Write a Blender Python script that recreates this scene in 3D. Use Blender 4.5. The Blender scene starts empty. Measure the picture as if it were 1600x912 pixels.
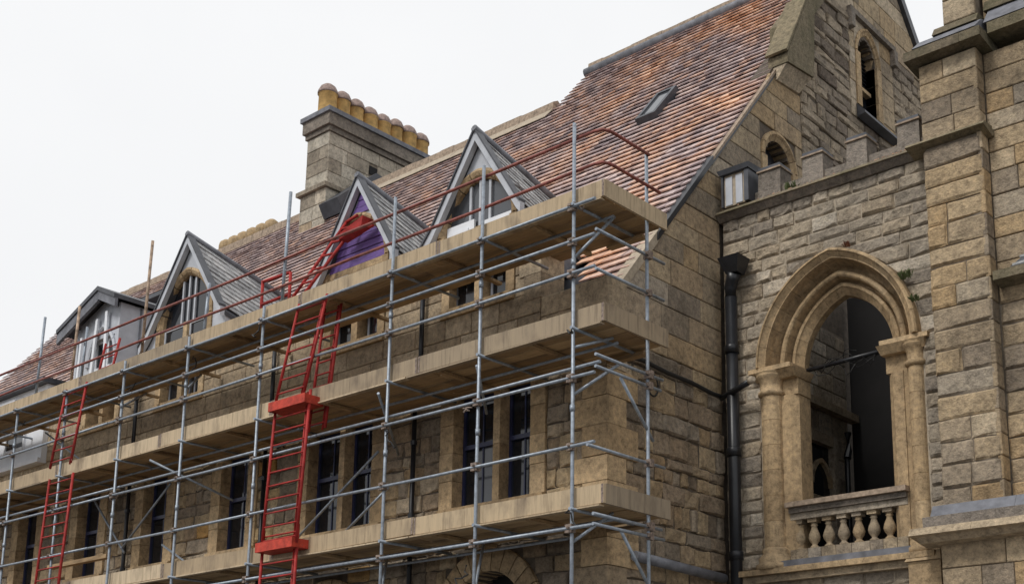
import bpy, math, random
from mathutils import Vector, Matrix
R = random.Random(11)
rad = math.radians
sc = bpy.context.scene
COL = sc.collection

# ------------------------------------------------------------------ camera
CAM = Vector((0.0, 0.0, 1.6))
cd = bpy.data.cameras.new('camera'); cam = bpy.data.objects.new('camera', cd); COL.objects.link(cam)
F_PX, PITCH, YAW = 1940.0, math.atan2(414, 1940), rad(51.1)
cd.sensor_width = 36.0; cd.lens = F_PX / 1600 * 36
cd.shift_x = -0.100; cd.shift_y = 0.20625            # rising-front (shift) lens as in architectural photographs
cd.clip_end = 3000
FH = Vector((-math.cos(YAW), math.sin(YAW), 0)); CR = Vector((math.sin(YAW), math.cos(YAW), 0))
FW = FH * math.cos(PITCH) + Vector((0, 0, math.sin(PITCH))); CU = CR.cross(FW)
cam.matrix_world = Matrix(((CR.x, CU.x, -FW.x, CAM.x), (CR.y, CU.y, -FW.y, CAM.y), (CR.z, CU.z, -FW.z, CAM.z), (0, 0, 0, 1)))
sc.camera = cam

# ------------------------------------------------------------------ overcast sky and sun
SUN_EL, SUN_AZ = rad(48), rad(-174)                  # azimuth of the veiled sun, measured from +Y towards +X
w = bpy.data.worlds.new('World'); sc.world = w; w.use_nodes = True
nt = w.node_tree; nt.nodes.clear()
sky = nt.nodes.new('ShaderNodeTexSky'); sky.sky_type = 'NISHITA'; sky.sun_disc = False
sky.sun_elevation = SUN_EL; sky.sun_rotation = SUN_AZ; sky.dust_density = 4.0
hs = nt.nodes.new('ShaderNodeHueSaturation'); hs.inputs['Saturation'].default_value = 0.10
nt.links.new(sky.outputs[0], hs.inputs['Color'])
cl = nt.nodes.new('ShaderNodeMix'); cl.data_type = 'RGBA'; cl.inputs[0].default_value = 0.93   # an even cloud sheet veils the blue
nt.links.new(hs.outputs[0], cl.inputs[6]); cl.inputs[7].default_value = (8.15, 8.2, 8.28, 1)
tc = nt.nodes.new('ShaderNodeTexCoord'); cn = nt.nodes.new('ShaderNodeTexNoise'); cn.inputs['Scale'].default_value = 2.2; cn.inputs['Detail'].default_value = 5
nt.links.new(tc.outputs['Generated'], cn.inputs['Vector'])
cr_ = nt.nodes.new('ShaderNodeValToRGB'); cr_.color_ramp.elements[0].position = .3; cr_.color_ramp.elements[1].position = .75
cr_.color_ramp.elements[0].color = (.93, .935, .945, 1); cr_.color_ramp.elements[1].color = (1.03, 1.03, 1.03, 1); nt.links.new(cn.outputs[0], cr_.inputs[0])
cm = nt.nodes.new('ShaderNodeMix'); cm.data_type = 'RGBA'; cm.blend_type = 'MULTIPLY'; cm.inputs[0].default_value = 1; nt.links.new(cl.outputs[2], cm.inputs[6]); nt.links.new(cr_.outputs[0], cm.inputs[7])
bg = nt.nodes.new('ShaderNodeBackground'); bg.inputs[1].default_value = 0.1
ow = nt.nodes.new('ShaderNodeOutputWorld')
nt.links.new(cm.outputs[2], bg.inputs[0]); nt.links.new(bg.outputs[0], ow.inputs[0])
sl = bpy.data.lights.new('sun', 'SUN'); sl.energy = 1.5; sl.angle = rad(14); sl.color = (1, .965, .91)
so = bpy.data.objects.new('sun', sl); COL.objects.link(so)
sd = Vector((math.sin(SUN_AZ) * math.cos(SUN_EL), math.cos(SUN_AZ) * math.cos(SUN_EL), math.sin(SUN_EL)))
so.rotation_euler = sd.to_track_quat('Z', 'Y').to_euler(); so.location = (0, -20, 40)
sc.view_settings.view_transform = 'Standard'; sc.view_settings.look = 'None'
sc.view_settings.exposure = 0.27; sc.view_settings.gamma = 1.0; sc.view_settings.use_curve_mapping = False
sc.render.engine = 'CYCLES'; sc.cycles.use_denoising = True; sc.cycles.max_bounces = 5

# ------------------------------------------------------------------ materials
def mk(name):
    m = bpy.data.materials.new(name); m.use_nodes = True
    return m, m.node_tree, m.node_tree.nodes['Principled BSDF']
def ramp(nt, stops, interp='LINEAR'):
    r = nt.nodes.new('ShaderNodeValToRGB'); cr = r.color_ramp; cr.interpolation = interp
    while len(cr.elements) < len(stops): cr.elements.new(.5)
    for e, (p, c) in zip(cr.elements, stops): e.position = p; e.color = (*c, 1)
    return r
def noise(nt, vec, scale, detail=4, rough=.55, vscale=None):
    n = nt.nodes.new('ShaderNodeTexNoise'); n.inputs['Scale'].default_value = scale
    n.inputs['Detail'].default_value = detail; n.inputs['Roughness'].default_value = rough
    if vscale:
        mp = nt.nodes.new('ShaderNodeMapping'); mp.inputs['Scale'].default_value = vscale
        nt.links.new(vec, mp.inputs[0]); vec = mp.outputs[0]
    nt.links.new(vec, n.inputs['Vector'])
    return n
def mix(nt, a, b, fac, mode='MIX'):
    m = nt.nodes.new('ShaderNodeMix'); m.data_type = 'RGBA'; m.blend_type = mode
    for v, s in ((fac, 0), (a, 6), (b, 7)):
        if hasattr(v, 'links') or hasattr(v, 'is_linked'): nt.links.new(v, m.inputs[s])
        else: m.inputs[s].default_value = v if s == 0 else (*v, 1)
    return m.outputs[2]
def pos(nt): return nt.nodes.new('ShaderNodeNewGeometry').outputs['Position']
def bump(nt, h, strength, dist, b):
    bp = nt.nodes.new('ShaderNodeBump'); bp.inputs['Strength'].default_value = strength; bp.inputs['Distance'].default_value = dist
    nt.links.new(h, bp.inputs['Height']); nt.links.new(bp.outputs[0], b.inputs['Normal'])
def rnd(nt):
    a = nt.nodes.new('ShaderNodeAttribute'); a.attribute_name = 'rnd'; return a.outputs['Fac']

def stone_mat(name, stops, soot=.5, sootcol=(.055, .045, .036), bs=22, bstr=.6, pale=(.5, .43, .33), palef=.25):
    m, nt, b = mk(name); p = pos(nt)
    base = ramp(nt, stops); nt.links.new(rnd(nt), base.inputs[0])
    n1 = noise(nt, p, 11, 8, .72)
    r1 = ramp(nt, [(.34, (.42, .41, .40)), (.5, (.95, .95, .95)), (.68, (1.45, 1.4, 1.32))]); nt.links.new(n1.outputs[0], r1.inputs[0])
    c = mix(nt, base.outputs[0], r1.outputs[0], .75, 'MULTIPLY')
    n2 = noise(nt, p, 1.1, 7, .62, (1, 1, .55))                    # soot and damp stains, longer than wide
    r2 = ramp(nt, [(.46, (0, 0, 0)), (.72, (soot, soot, soot))]); nt.links.new(n2.outputs[0], r2.inputs[0])
    c = mix(nt, c, sootcol, r2.outputs[0])
    n3 = noise(nt, p, 30, 5, .7)
    r3 = ramp(nt, [(.55, (0, 0, 0)), (.75, (palef, palef, palef))]); nt.links.new(n3.outputs[0], r3.inputs[0])
    c = mix(nt, c, pale, r3.outputs[0])
    n5 = noise(nt, p, 38, 5, .75)
    r5 = ramp(nt, [(.30, (.25, .23, .2)), (.46, (1, 1, 1))]); nt.links.new(n5.outputs[0], r5.inputs[0])
    c = mix(nt, c, r5.outputs[0], .6, 'MULTIPLY')
    nt.links.new(c, b.inputs['Base Color']); b.inputs['Roughness'].default_value = .93; b.inputs['Specular IOR Level'].default_value = .2
    n4 = noise(nt, p, bs, 8, .7); bump(nt, n4.outputs[0], bstr, .05, b)
    return m
def plain(name, col, rough=.6, metal=0, var=.25, vs=8, spec=.5, bs=0, vscale=None):
    m, nt, b = mk(name); p = pos(nt)
    n = noise(nt, p, vs, 5, .6, vscale)
    r = ramp(nt, [(.3, (1 - var,) * 3), (.7, (1 + var,) * 3)]); nt.links.new(n.outputs[0], r.inputs[0])
    c = mix(nt, col, r.outputs[0], 1.0, 'MULTIPLY')
    nt.links.new(c, b.inputs['Base Color']); b.inputs['Roughness'].default_value = rough; b.inputs['Metallic'].default_value = metal
    b.inputs['Specular IOR Level'].default_value = spec
    if bs: bump(nt, n.outputs[0], bs, .01, b)
    return m
def worn_paint(name, col):
    m, nt, b = mk(name); p = pos(nt)
    n = noise(nt, p, 6, 6, .7); r = ramp(nt, [(.3, (.45, .45, .45)), (.6, (1.15, 1.15, 1.15))]); nt.links.new(n.outputs[0], r.inputs[0])
    c = mix(nt, col, r.outputs[0], 1.0, 'MULTIPLY')
    n2 = noise(nt, p, 24, 6, .75); r2 = ramp(nt, [(.60, (0, 0, 0)), (.68, (.85, .85, .85))]); nt.links.new(n2.outputs[0], r2.inputs[0])
    c = mix(nt, c, (.10, .075, .065), r2.outputs[0])                # scuffs down to rusty metal
    nt.links.new(c, b.inputs['Base Color']); b.inputs['Roughness'].default_value = .65; b.inputs['Specular IOR Level'].default_value = .3
    return m
TAN, OCH, GRY, DRK, PAL = (.46, .355, .225), (.48, .33, .155), (.34, .285, .22), (.20, .155, .11), (.50, .40, .27)
M = {}
M['ashlar'] = stone_mat('ashlar_sandstone', [(0, (.27, .225, .175)), (.25, (.37, .295, .205)), (.5, (.46, .365, .245)), (.7, (.42, .305, .18)), (.85, (.36, .315, .26)), (1, (.56, .46, .33))], .55)
M['brown'] = stone_mat('brown_ashlar', [(0, (0.284, 0.223, 0.155)), (.4, (0.378, 0.297, 0.203)), (.8, (0.446, 0.358, 0.250)), (1, (0.513, 0.419, 0.304))], .45)
M['rubble'] = stone_mat('rubble_sandstone', [(0, DRK), (.15, GRY), (.35, (.33, .25, .17)), (.55, TAN), (.7, (.36, .255, .15)), (.85, (.29, .24, .19)), (.94, (.55, .45, .32)), (.98, OCH), (1, (.50, .27, .08))], .6, bs=16, bstr=1.0)
M['gablerubble'] = stone_mat('gable_rubble', [(0, (0.168, 0.134, 0.106)), (.25, (0.280, 0.235, 0.185)), (.55, (0.358, 0.297, 0.224)), (.8, (0.426, 0.353, 0.263)), (.95, (0.336, 0.274, 0.202)), (1, (0.470, 0.325, 0.157))], .6, bs=16, bstr=1.0)
M['dressed'] = stone_mat('dressed_stone', [(0, (0.375, 0.270, 0.158)), (.5, (0.457, 0.333, 0.197)), (1, (0.516, 0.385, 0.237))], .5, bstr=.3, palef=.1)
M['wingstone'] = stone_mat('wing_stone', [(0, (.28, .24, .195)), (.3, (.40, .345, .275)), (.55, (.46, .385, .29)), (.75, (.40, .325, .235)), (.9, (.55, .47, .37)), (1, (.62, .55, .45))], .4, bs=18, bstr=1.0, palef=.4)
M['towerstone'] = stone_mat('tower_stone', [(0, (.23, .185, .14)), (.15, (.38, .31, .23)), (.35, (.41, .32, .215)), (.6, (.48, .365, .23)), (.8, (.46, .32, .175)), (.92, (.56, .45, .31)), (1, (.34, .295, .24))], .55, bs=18, bstr=.9)
M['parapet'] = stone_mat('weathered_parapet', [(0, (0.195, 0.169, 0.143)), (1, (0.299, 0.260, 0.221))], .6, bs=30, bstr=.8)
M['mossy'] = stone_mat('mossy_coping', [(0, (.17, .14, .10)), (1, (.24, .20, .13))], .7, sootcol=(.07, .07, .035), bs=20)
M['chim'] = stone_mat('chimney_stone', [(0, (0.302, 0.258, 0.202)), (.5, (0.426, 0.375, 0.302)), (.93, (0.526, 0.482, 0.403)), (1, (0.403, 0.269, 0.146))], .55, bstr=.3)
M['mortar'] = plain('mortar', (.20, .165, .125), .95, var=.3, vs=12)
M['mortar_dark'] = plain('dark_joint_mortar', (.105, .083, .062), .95, var=.35, vs=10)
M['mortar_pale'] = plain('pale_mortar', (.37, .31, .235), .95, var=.25, vs=12)
def tile_mat():
    m, nt, b = mk('clay_tile'); p = pos(nt)
    base = ramp(nt, [(0, (.25, .195, .20)), (.25, (.39, .305, .30)), (.5, (.47, .375, .36)), (.75, (.55, .43, .40)), (1, (.58, .37, .275))])
    nt.links.new(rnd(nt), base.inputs[0])
    n = noise(nt, p, .55, 5, .65)
    r = ramp(nt, [(.47, (0, 0, 0)), (.66, (1, 1, 1))]); nt.links.new(n.outputs[0], r.inputs[0])
    sx = nt.nodes.new('ShaderNodeSeparateXYZ'); nt.links.new(p, sx.inputs[0])
    mr = nt.nodes.new('ShaderNodeMapRange'); nt.links.new(sx.outputs[0], mr.inputs[0])
    for i, v in ((1, -22), (2, -14), (3, .25), (4, .95)): mr.inputs[i].default_value = v   # newer orange clay towards the gable
    f = nt.nodes.new('ShaderNodeMath'); f.operation = 'MULTIPLY'; nt.links.new(r.outputs[0], f.inputs[0]); nt.links.new(mr.outputs[0], f.inputs[1])
    o = ramp(nt, [(0, (.52, .32, .235)), (.5, (.68, .385, .235)), (1, (.76, .49, .33))]); nt.links.new(rnd(nt), o.inputs[0])
    c = mix(nt, base.outputs[0], o.outputs[0], f.outputs[0])
    n2 = noise(nt, p, 14, 6, .7); r2 = ramp(nt, [(.33, (.55, .55, .57)), (.5, (1, 1, 1)), (.65, (1.12, 1.12, 1.12))]); nt.links.new(n2.outputs[0], r2.inputs[0])
    c = mix(nt, c, r2.outputs[0], .7, 'MULTIPLY')
    nt.links.new(c, b.inputs['Base Color']); b.inputs['Roughness'].default_value = .8; bump(nt, n2.outputs[0], .5, .01, b)
    return m
M['tile'] = tile_mat()
def slate_mat():
    m, nt, b = mk('slate'); p = pos(nt)
    base = ramp(nt, [(0, (.22, .225, .235)), (.5, (.34, .35, .36)), (1, (.47, .475, .48))]); nt.links.new(rnd(nt), base.inputs[0])
    n = noise(nt, p, 12, 6, .7); r = ramp(nt, [(.35, (.5, .5, .5)), (.65, (1.25, 1.25, 1.22))]); nt.links.new(n.outputs[0], r.inputs[0])
    nt.links.new(mix(nt, base.outputs[0], r.outputs[0], .8, 'MULTIPLY'), b.inputs['Base Color']); b.inputs['Roughness'].default_value = .6
    bump(nt, n.outputs[0], .4, .01, b); return m
M['slate'] = slate_mat()
def wood_mat(name, stops, vscale, dark=.5):
    m, nt, b = mk(name); p = pos(nt)
    base = ramp(nt, stops); nt.links.new(rnd(nt), base.inputs[0])
    n = noise(nt, p, 3, 6, .7, vscale); r = ramp(nt, [(.3, (.5, .48, .45)), (.5, (1, 1, 1)), (.75, (1.2, 1.18, 1.12))]); nt.links.new(n.outputs[0], r.inputs[0])
    c = mix(nt, base.outputs[0], r.outputs[0], .8, 'MULTIPLY')
    n2 = noise(nt, p, 1.6, 5, .6, (1.6, 1.6, 1)); r2 = ramp(nt, [(.5, (0, 0, 0)), (.75, (dark,) * 3)]); nt.links.new(n2.outputs[0], r2.inputs[0])
    c = mix(nt, c, (.12, .09, .065), r2.outputs[0])
    nt.links.new(c, b.inputs['Base Color']); b.inputs['Roughness'].default_value = .85; bump(nt, n.outputs[0], .3, .006, b); return m
M['toe'] = wood_mat('toe_board_timber', [(0, (.28, .225, .16)), (.3, (.37, .28, .18)), (.65, (.46, .355, .23)), (1, (.54, .43, .295))], (7, 7, .5), .75)
M['deck'] = wood_mat('deck_board_timber', [(0, (.24, .16, .085)), (.5, (.36, .245, .13)), (1, (.45, .32, .18))], (.5, 9, 3), .5)
M['steel'] = plain('galvanised_tube', (.27, .305, .35), .45, .35, .3, 14)
M['coupler'] = plain('coupler_steel', (.22, .17, .14), .65, .3, .6, 25)
M['rail'] = plain('red_oxide_rail', (.23, .065, .05), .6, .1, .5, 12)
M['red'] = worn_paint('red_worn_paint', (.36, .028, .024))
M['redhot'] = worn_paint('redhot_worn_paint', (.50, .055, .032))
M['rusty'] = plain('rusty_pole', (.34, .25, .18), .7, .3, .6, 9)
M['grey'] = plain('grey_paint', (.45, .47, .51), .6, 0, .12, 4)
M['lead'] = plain('lead_sheet', (.155, .16, .18), .6, .05, .35, 5, spec=.3)
M['leaddk'] = plain('dark_lead', (.055, .058, .068), .45, .1, .4, 4)
M['white'] = plain('white_paint', (.72, .74, .78), .5, 0, .06, 3)
M['render'] = plain('white_render', (.70, .72, .76), .8, 0, .08, 2)
M['navy'] = plain('navy_paint', (.02, .026, .075), .35, 0, .2, 4)
M['purple'] = plain('purple_boards', (.135, .075, .27), .6, 0, .3, 7, vscale=(1, 1, 6))
M['iron'] = plain('black_iron', (.012, .013, .016), .35, 0, .3, 5, spec=.4)
M['rubber'] = plain('black_cable', (.012, .012, .012), .6)
M['pot'] = plain('yellow_clay', (.60, .38, .14), .8, 0, .38, 5)
M['oldpot'] = plain('sooty_clay', (.34, .24, .13), .8, 0, .4, 8)
M['potcap'] = plain('pot_cap_clay', (.26, .19, .165), .8, 0, .45, 14)
M['void'] = plain('dark_interior', (.010, .009, .009), .9, 0, .3, 2)  # near-black colour stands in for the unlit depth of rooms and openings
M['plaster'] = plain('grimy_plaster', (.17, .145, .125), .9, 0, .4, 2)
M['asphalt'] = plain('asphalt', (.05, .05, .05), .9, 0, .25, 6)
M['paving'] = plain('pavement_slabs', (.22, .21, .20), .9, 0, .2, 3)
M['debris'] = plain('terracotta_crumbs', (.33, .20, .13), .9, 0, .6, 30)
M['straw'] = plain('concrete_cap', (.30, .23, .17), .9, 0, .4, 14)
def glass_mat(name, col, spec):
    m, nt, b = mk(name); b.inputs['Base Color'].default_value = (*col, 1); b.inputs['Roughness'].default_value = .06
    b.inputs['Specular IOR Level'].default_value = spec
    n = noise(nt, pos(nt), 1.3, 2); bump(nt, n.outputs[0], .08, .05, b); return m
M['glass'] = glass_mat('dark_window_glass', (.012, .014, .018), .6)
M['glass2'] = glass_mat('pale_reflection_glass', (.075, .08, .09), .5)  # paler base colour stands in for bright reflections in the panes

# ------------------------------------------------------------------ mesh helpers
WLOC = {}
class MB:
    def __init__(s): s.v = []; s.f = []; s.r = []
    def add(s, vs, fs, r=None):
        o = len(s.v); s.v += [tuple(p) for p in vs]; s.f += [tuple(i + o for i in f) for f in fs]
        r = R.random() if r is None else r
        s.r += [r] * len(fs); return s
    def hexa(s, p, r=None):      # p: bottom 4 (ccw from above), top 4
        return s.add(p, [(3, 2, 1, 0), (4, 5, 6, 7), (0, 1, 5, 4), (1, 2, 6, 5), (2, 3, 7, 6), (3, 0, 4, 7)], r)
    def box(s, x0, x1, y0, y1, z0, z1, r=None):
        return s.hexa([(x0, y0, z0), (x1, y0, z0), (x1, y1, z0), (x0, y1, z0), (x0, y0, z1), (x1, y0, z1), (x1, y1, z1), (x0, y1, z1)], r)
    def path(s, pts, rr, n=8, r=None, closed=False):
        pts = [Vector(p) for p in pts]; rings = []
        for i, p in enumerate(pts):
            t = (pts[min(i + 1, len(pts) - 1)] - pts[max(i - 1, 0)]).normalized()
            a = t.cross(Vector((0, 0, 1)));
            if a.length < .05: a = t.cross(Vector((0, 1, 0)))
            a.normalize(); b = t.cross(a)
            q = rr[i] if isinstance(rr, (list, tuple)) else rr
            rings.append([p + (a * math.cos(2 * math.pi * k / n) + b * math.sin(2 * math.pi * k / n)) * q for k in range(n)])
        vs = [v for rg in rings for v in rg]; fs = []
        for i in range(len(rings) - 1):
            for k in range(n): fs.append((i * n + k, i * n + (k + 1) % n, (i + 1) * n + (k + 1) % n, (i + 1) * n + k))
        fs.append(tuple(range(n - 1, -1, -1))); m = (len(rings) - 1) * n; fs.append(tuple(m + k for k in range(n)))
        return s.add(vs, fs, r)
    def lathe(s, c, prof, n=16, r=None):   # prof: (radius, z) from bottom
        vs = [(c[0] + q * math.cos(2 * math.pi * k / n), c[1] + q * math.sin(2 * math.pi * k / n), c[2] + z) for q, z in prof for k in range(n)]
        fs = [(i * n + k, i * n + (k + 1) % n, (i + 1) * n + (k + 1) % n, (i + 1) * n + k) for i in range(len(prof) - 1) for k in range(n)]
        fs.append(tuple(range(n - 1, -1, -1))); m = (len(prof) - 1) * n; fs.append(tuple(m + k for k in range(n)))
        return s.add(vs, fs, r)
    def prism(s, poly, to3, d0, d1, r=None):  # poly in 2D, to3(u,v,d)->3D
        n = len(poly); vs = [to3(u, v, d0) for u, v in poly] + [to3(u, v, d1) for u, v in poly]
        fs = [tuple(range(n)), tuple(range(2 * n - 1, n - 1, -1))] + [(i, i + n, (i + 1) % n + n, (i + 1) % n) for i in range(n)]
        return s.add(vs, fs, r)
    def build(s, name, mat, parent=None, smooth=False, kind=None):
        me = bpy.data.meshes.new(name)
        lo = [min(v[i] for v in s.v) for i in range(3)]; hi = [max(v[i] for v in s.v) for i in range(3)]
        c = Vector([(a + b) / 2 for a, b in zip(lo, hi)])
        if parent is None: c.z = lo[2]
        me.from_pydata([(v[0] - c.x, v[1] - c.y, v[2] - c.z) for v in s.v], [], s.f)
        at = me.attributes.new('rnd', 'FLOAT', 'FACE'); at.data.foreach_set('value', s.r)
        me.materials.append(M[mat] if isinstance(mat, str) else mat)
        if smooth:
            me.polygons.foreach_set('use_smooth', [len(f) <= 4 for f in s.f])
        fixnormals(me)
        o = bpy.data.objects.new(name, me); COL.objects.link(o); place(o, c, parent)
        if kind: o['kind'] = kind
        return o
import bmesh
def fixnormals(me):
    bm = bmesh.new(); bm.from_mesh(me); bmesh.ops.recalc_face_normals(bm, faces=bm.faces); bm.to_mesh(me); bm.free()
def place(o, c, parent):
    o.location = c; WLOC[o.name] = Vector(c)
    if parent:
        o.parent = parent; o.matrix_parent_inverse = Matrix.Translation(-WLOC[parent.name])
def tag(o, label, cat=None, group=None, kind=None):
    o['label'] = label
    if cat: o['category'] = cat
    if group: o['group'] = group
    if kind: o['kind'] = kind
    return o
def thing(name, loc, label, cat, group=None):
    o = bpy.data.objects.new(name, None); COL.objects.link(o); o.empty_display_size = .3
    place(o, Vector(loc), None); return tag(o, label, cat, group)
def B(name, mat, parent, *b, **k): return MB().box(*b).build(name, mat, parent, **k)
def T(name, mat, parent, p, q, r=.028, n=8): return MB().path([p, q], r, n).build(name, mat, parent, smooth=True)
def project(p):
    d = Vector(p) - CAM; z = d.dot(FW)
    if z < .1: return None
    return 960 + F_PX * d.dot(CR) / z, 786 - F_PX * d.dot(CU) / z, z

class Frame:
    def __init__(s, O, U, V, N): s.O, s.U, s.V, s.N = Vector(O), Vector(U), Vector(V), Vector(N)
    def __call__(s, u, v, d=0): return s.O + s.U * u + s.V * v + s.N * d
FRONT = lambda y: Frame((0, y, 0), (1, 0, 0), (0, 0, 1), (0, -1, 0))
SIDE = lambda x: Frame((x, 0, 0), (0, 1, 0), (0, 0, 1), (1, 0, 0))

class Pieces:
    """many stones or tiles: those that show largest become objects, the remainder one mesh"""
    def __init__(s, name, mat, parent, limit=300, restname=None):
        s.name, s.mat, s.parent, s.limit, s.items = name, mat, parent, limit, []; s.rest = restname or name + '_mass'
    def put(s, mb, area):
        n = len(mb.v); c = sum((Vector(v) for v in mb.v), Vector()) / n; q = project(c)
        ok = q and -25 < q[0] < 1625 and -25 < q[1] < 937
        s.items.append(((area / q[2] ** 2) if ok else -1, len(s.items), mb))
    def finish(s):
        it = sorted(s.items, key=lambda t: -t[0]); rest = MB()
        for i, (sco, _, mb) in enumerate(it):
            if i < s.limit and sco > 0: mb.build(s.name, s.mat, s.parent)
            else:
                o = len(rest.v); rest.v += mb.v; rest.f += [tuple(k + o for k in f) for f in mb.f]; rest.r += mb.r
        if rest.v: rest.build(s.rest, s.mat, s.parent, kind='stuff')

def stone(fr, poly, d, style):
    """one block: poly = (u,v) corners bl, br, tr, tl ; d = how far its face stands proud"""
    (a, b, c, e) = poly
    W = max(.02, (b[0] + c[0] - a[0] - e[0]) / 2); H = max(.02, (c[1] + e[1] - a[1] - b[1]) / 2)
    ch, jit, dn = {'ashlar': (.012, .002, .003), 'rock': (.03, .008, .022), 'rubble': (.03, .016, .02), 'fine': (.006, .0, .0)}[style]
    eu, ev = min(.3, ch / W), min(.3, ch / H)
    S = [0, eu, 1 - eu, 1]; Tt = [0, ev, 1 - ev, 1]
    if style in ('rock', 'rubble') and W > H * 1.15: S = [0, eu, .5 + R.uniform(-.12, .12), 1 - eu, 1]
    nu, nv = len(S), len(Tt); vs = []
    for j, t in enumerate(Tt):
        for i, q in enumerate(S):
            u = (a[0] * (1 - q) + b[0] * q) * (1 - t) + (e[0] * (1 - q) + c[0] * q) * t
            v = (a[1] * (1 - q) + b[1] * q) * (1 - t) + (e[1] * (1 - q) + c[1] * q) * t
            edge = i in (0, nu - 1) or j in (0, nv - 1)
            if jit: u += R.uniform(-jit, jit); v += R.uniform(-jit, jit)
            vs.append(fr(u, v, (d - ch * .8 + R.uniform(-dn, dn) * .4) if edge else d + R.uniform(-dn, dn)))
    fs = [(j * nu + i, j * nu + i + 1, (j + 1) * nu + i + 1, (j + 1) * nu + i) for j in range(nv - 1) for i in range(nu - 1)]
    ring = [i for i in range(nu)] + [j * nu + nu - 1 for j in range(1, nv)] + [(nv - 1) * nu + i for i in range(nu - 2, -1, -1)] + [j * nu for j in range(nv - 2, 0, -1)]
    o = len(vs); k = len(ring)
    back = fr.N * (-.05 - d)
    vs += [vs[i] + back for i in ring]
    fs += [(ring[i], o + i, o + (i + 1) % k, ring[(i + 1) % k]) for i in range(k)]
    return MB().add(vs, fs), W * H

def rows(v0, v1, hr, breaks=()):
    bs = sorted({v0, v1, *[b for b in breaks if v0 + .06 < b < v1 - .06]}); out = []
    for lo, hi in zip(bs, bs[1:]):
        n = max(1, round((hi - lo) / (sum(hr) / 2))); ws = [R.uniform(*hr) for _ in range(n)]; k = (hi - lo) / sum(ws); v = lo
        for q in ws: out.append((v, v + q * k)); v += q * k
    return out
def fill(P, fr, v0, v1, hr, lr, segs, style, dep, gap=.008, breaks=(), keep=None):
    for (a, b) in rows(v0, v1, hr, breaks):
        for (l0, l1, r0, r1) in segs(a, b):       # left edge at a, at b; right edge at a, at b
            li, ri = max(l0, l1), min(r0, r1)          # only the end stones take the slant of the edge
            if ((r0 + r1) - (l0 + l1)) / 2 < .05: continue
            if ri - li < .12: cuts = [((l0, l1), (r0, r1))]
            else:
                n = max(1, round((ri - li) / R.uniform(*lr))); ws = [R.uniform(.6, 1.4) for _ in range(n)]; t = sum(ws); u = li; c = [(l0, l1)]
                for q in ws[:-1]: u += q / t * (ri - li); c.append((u, u))
                c.append((r0, r1)); cuts = list(zip(c, c[1:]))
            for (p0, p1), (q0, q1) in cuts:
                q = [(p0 + gap, a + gap), (q0 - gap, a + gap), (q1 - gap, b - gap), (p1 + gap, b - gap)]
                if max(q[1][0] - q[0][0], q[2][0] - q[3][0]) < .03: continue
                q = [(p[0], p[1]) for p in q]
                if q[1][0] < q[0][0]: q[0] = q[1] = ((q[0][0] + q[1][0]) / 2, q[0][1])
                if q[2][0] < q[3][0]: q[2] = q[3] = ((q[2][0] + q[3][0]) / 2, q[2][1])
                if keep and not keep((q[0][0] + q[2][0]) / 2, (a + b) / 2): continue
                mb, ar = stone(fr, q, R.uniform(*dep), style); P.put(mb, ar)
def cutseg(L, Rr, holes):
    """plain interval minus the holes whose height range overlaps the row"""
    def f(a, b):
        seg = [(L, Rr)]
        for (x0, x1, z0, z1) in holes:
            if z0 < b - .02 and z1 > a + .02:
                ns = []
                for s0, s1 in seg:
                    if x1 <= s0 or x0 >= s1: ns.append((s0, s1)); continue
                    if x0 > s0: ns.append((s0, x0))
                    if x1 < s1: ns.append((x1, s1))
                seg = ns
        return [(s, s, e, e) for s, e in seg]
    return f
def wall_with_holes(fr, L, Rr, v0, v1, holes, d0, d1):
    """solid wall between depths d0 and d1 with rectangular openings"""
    us = sorted({L, Rr, *[h[i] for h in holes for i in (0, 1) if L < h[i] < Rr]}); mb = MB()
    for u0, u1 in zip(us, us[1:]):
        um = (u0 + u1) / 2; z = v0
        for h in sorted([h for h in holes if h[0] < um < h[1]], key=lambda h: h[2]):
            if h[2] > z: mb.prism([(u0, z), (u1, z), (u1, h[2]), (u0, h[2])], fr, d0, d1)
            z = max(z, h[3])
        if z < v1: mb.prism([(u0, z), (u1, z), (u1, v1), (u0, v1)], fr, d0, d1)
    return mb

# pointed arch: half width w, rise h -> centre offset and radius
def parch(w, h): r = (w * w + h * h) / (2 * w); return r, r - w
def arch_half(w, h, o, dz):        # half width at height dz above the springing, line offset o inwards
    r, c = parch(w, h); q = (r - o) ** 2 - dz * dz
    return max(0, math.sqrt(q) - c) if q > 0 else 0
def arch_top(w, h, o, x):
    r, c = parch(w, h); q = (r - o) ** 2 - (abs(x) + c) ** 2
    return math.sqrt(q) if q > 0 else 0
def arch_pt(w, h, o, t):           # t 0..1 left springing -> apex -> right springing
    r, c = parch(w, h); s = -1 if t <= .5 else 1; k = t * 2 if t <= .5 else (1 - t) * 2
    am = math.acos(c / (r - o)) if r - o > c else 0; a = k * am
    return s * ((r - o) * math.cos(a) - c), (r - o) * math.sin(a)
def voussoirs(parent, fr, cu, zs, w, h, prof, n, mat, name='voussoir', gap=.004, sub=3):
    """prof: (offset inwards, depth outwards) swept round the arch, cut into n stones"""
    for k in range(n):
        t0, t1 = k / n + gap, (k + 1) / n - gap; vs = []; fs = []; m = len(prof)
        ts = [t0 + (t1 - t0) * i / sub for i in range(sub + 1)]
        if t0 < .5 < t1: ts = sorted(set(ts + [.5]))
        for t in ts:
            for (o, d) in prof:
                x, z = arch_pt(w, h, o, t); vs.append(fr(cu + x, zs + z, d))
        for i in range(len(ts) - 1):
            for j in range(m - 1): fs.append((i * m + j, i * m + j + 1, (i + 1) * m + j + 1, (i + 1) * m + j))
        fs += [tuple(range(m)), tuple((len(ts) - 1) * m + j for j in range(m - 1, -1, -1))]
        MB().add(vs, fs).build(name, mat, parent)

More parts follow.
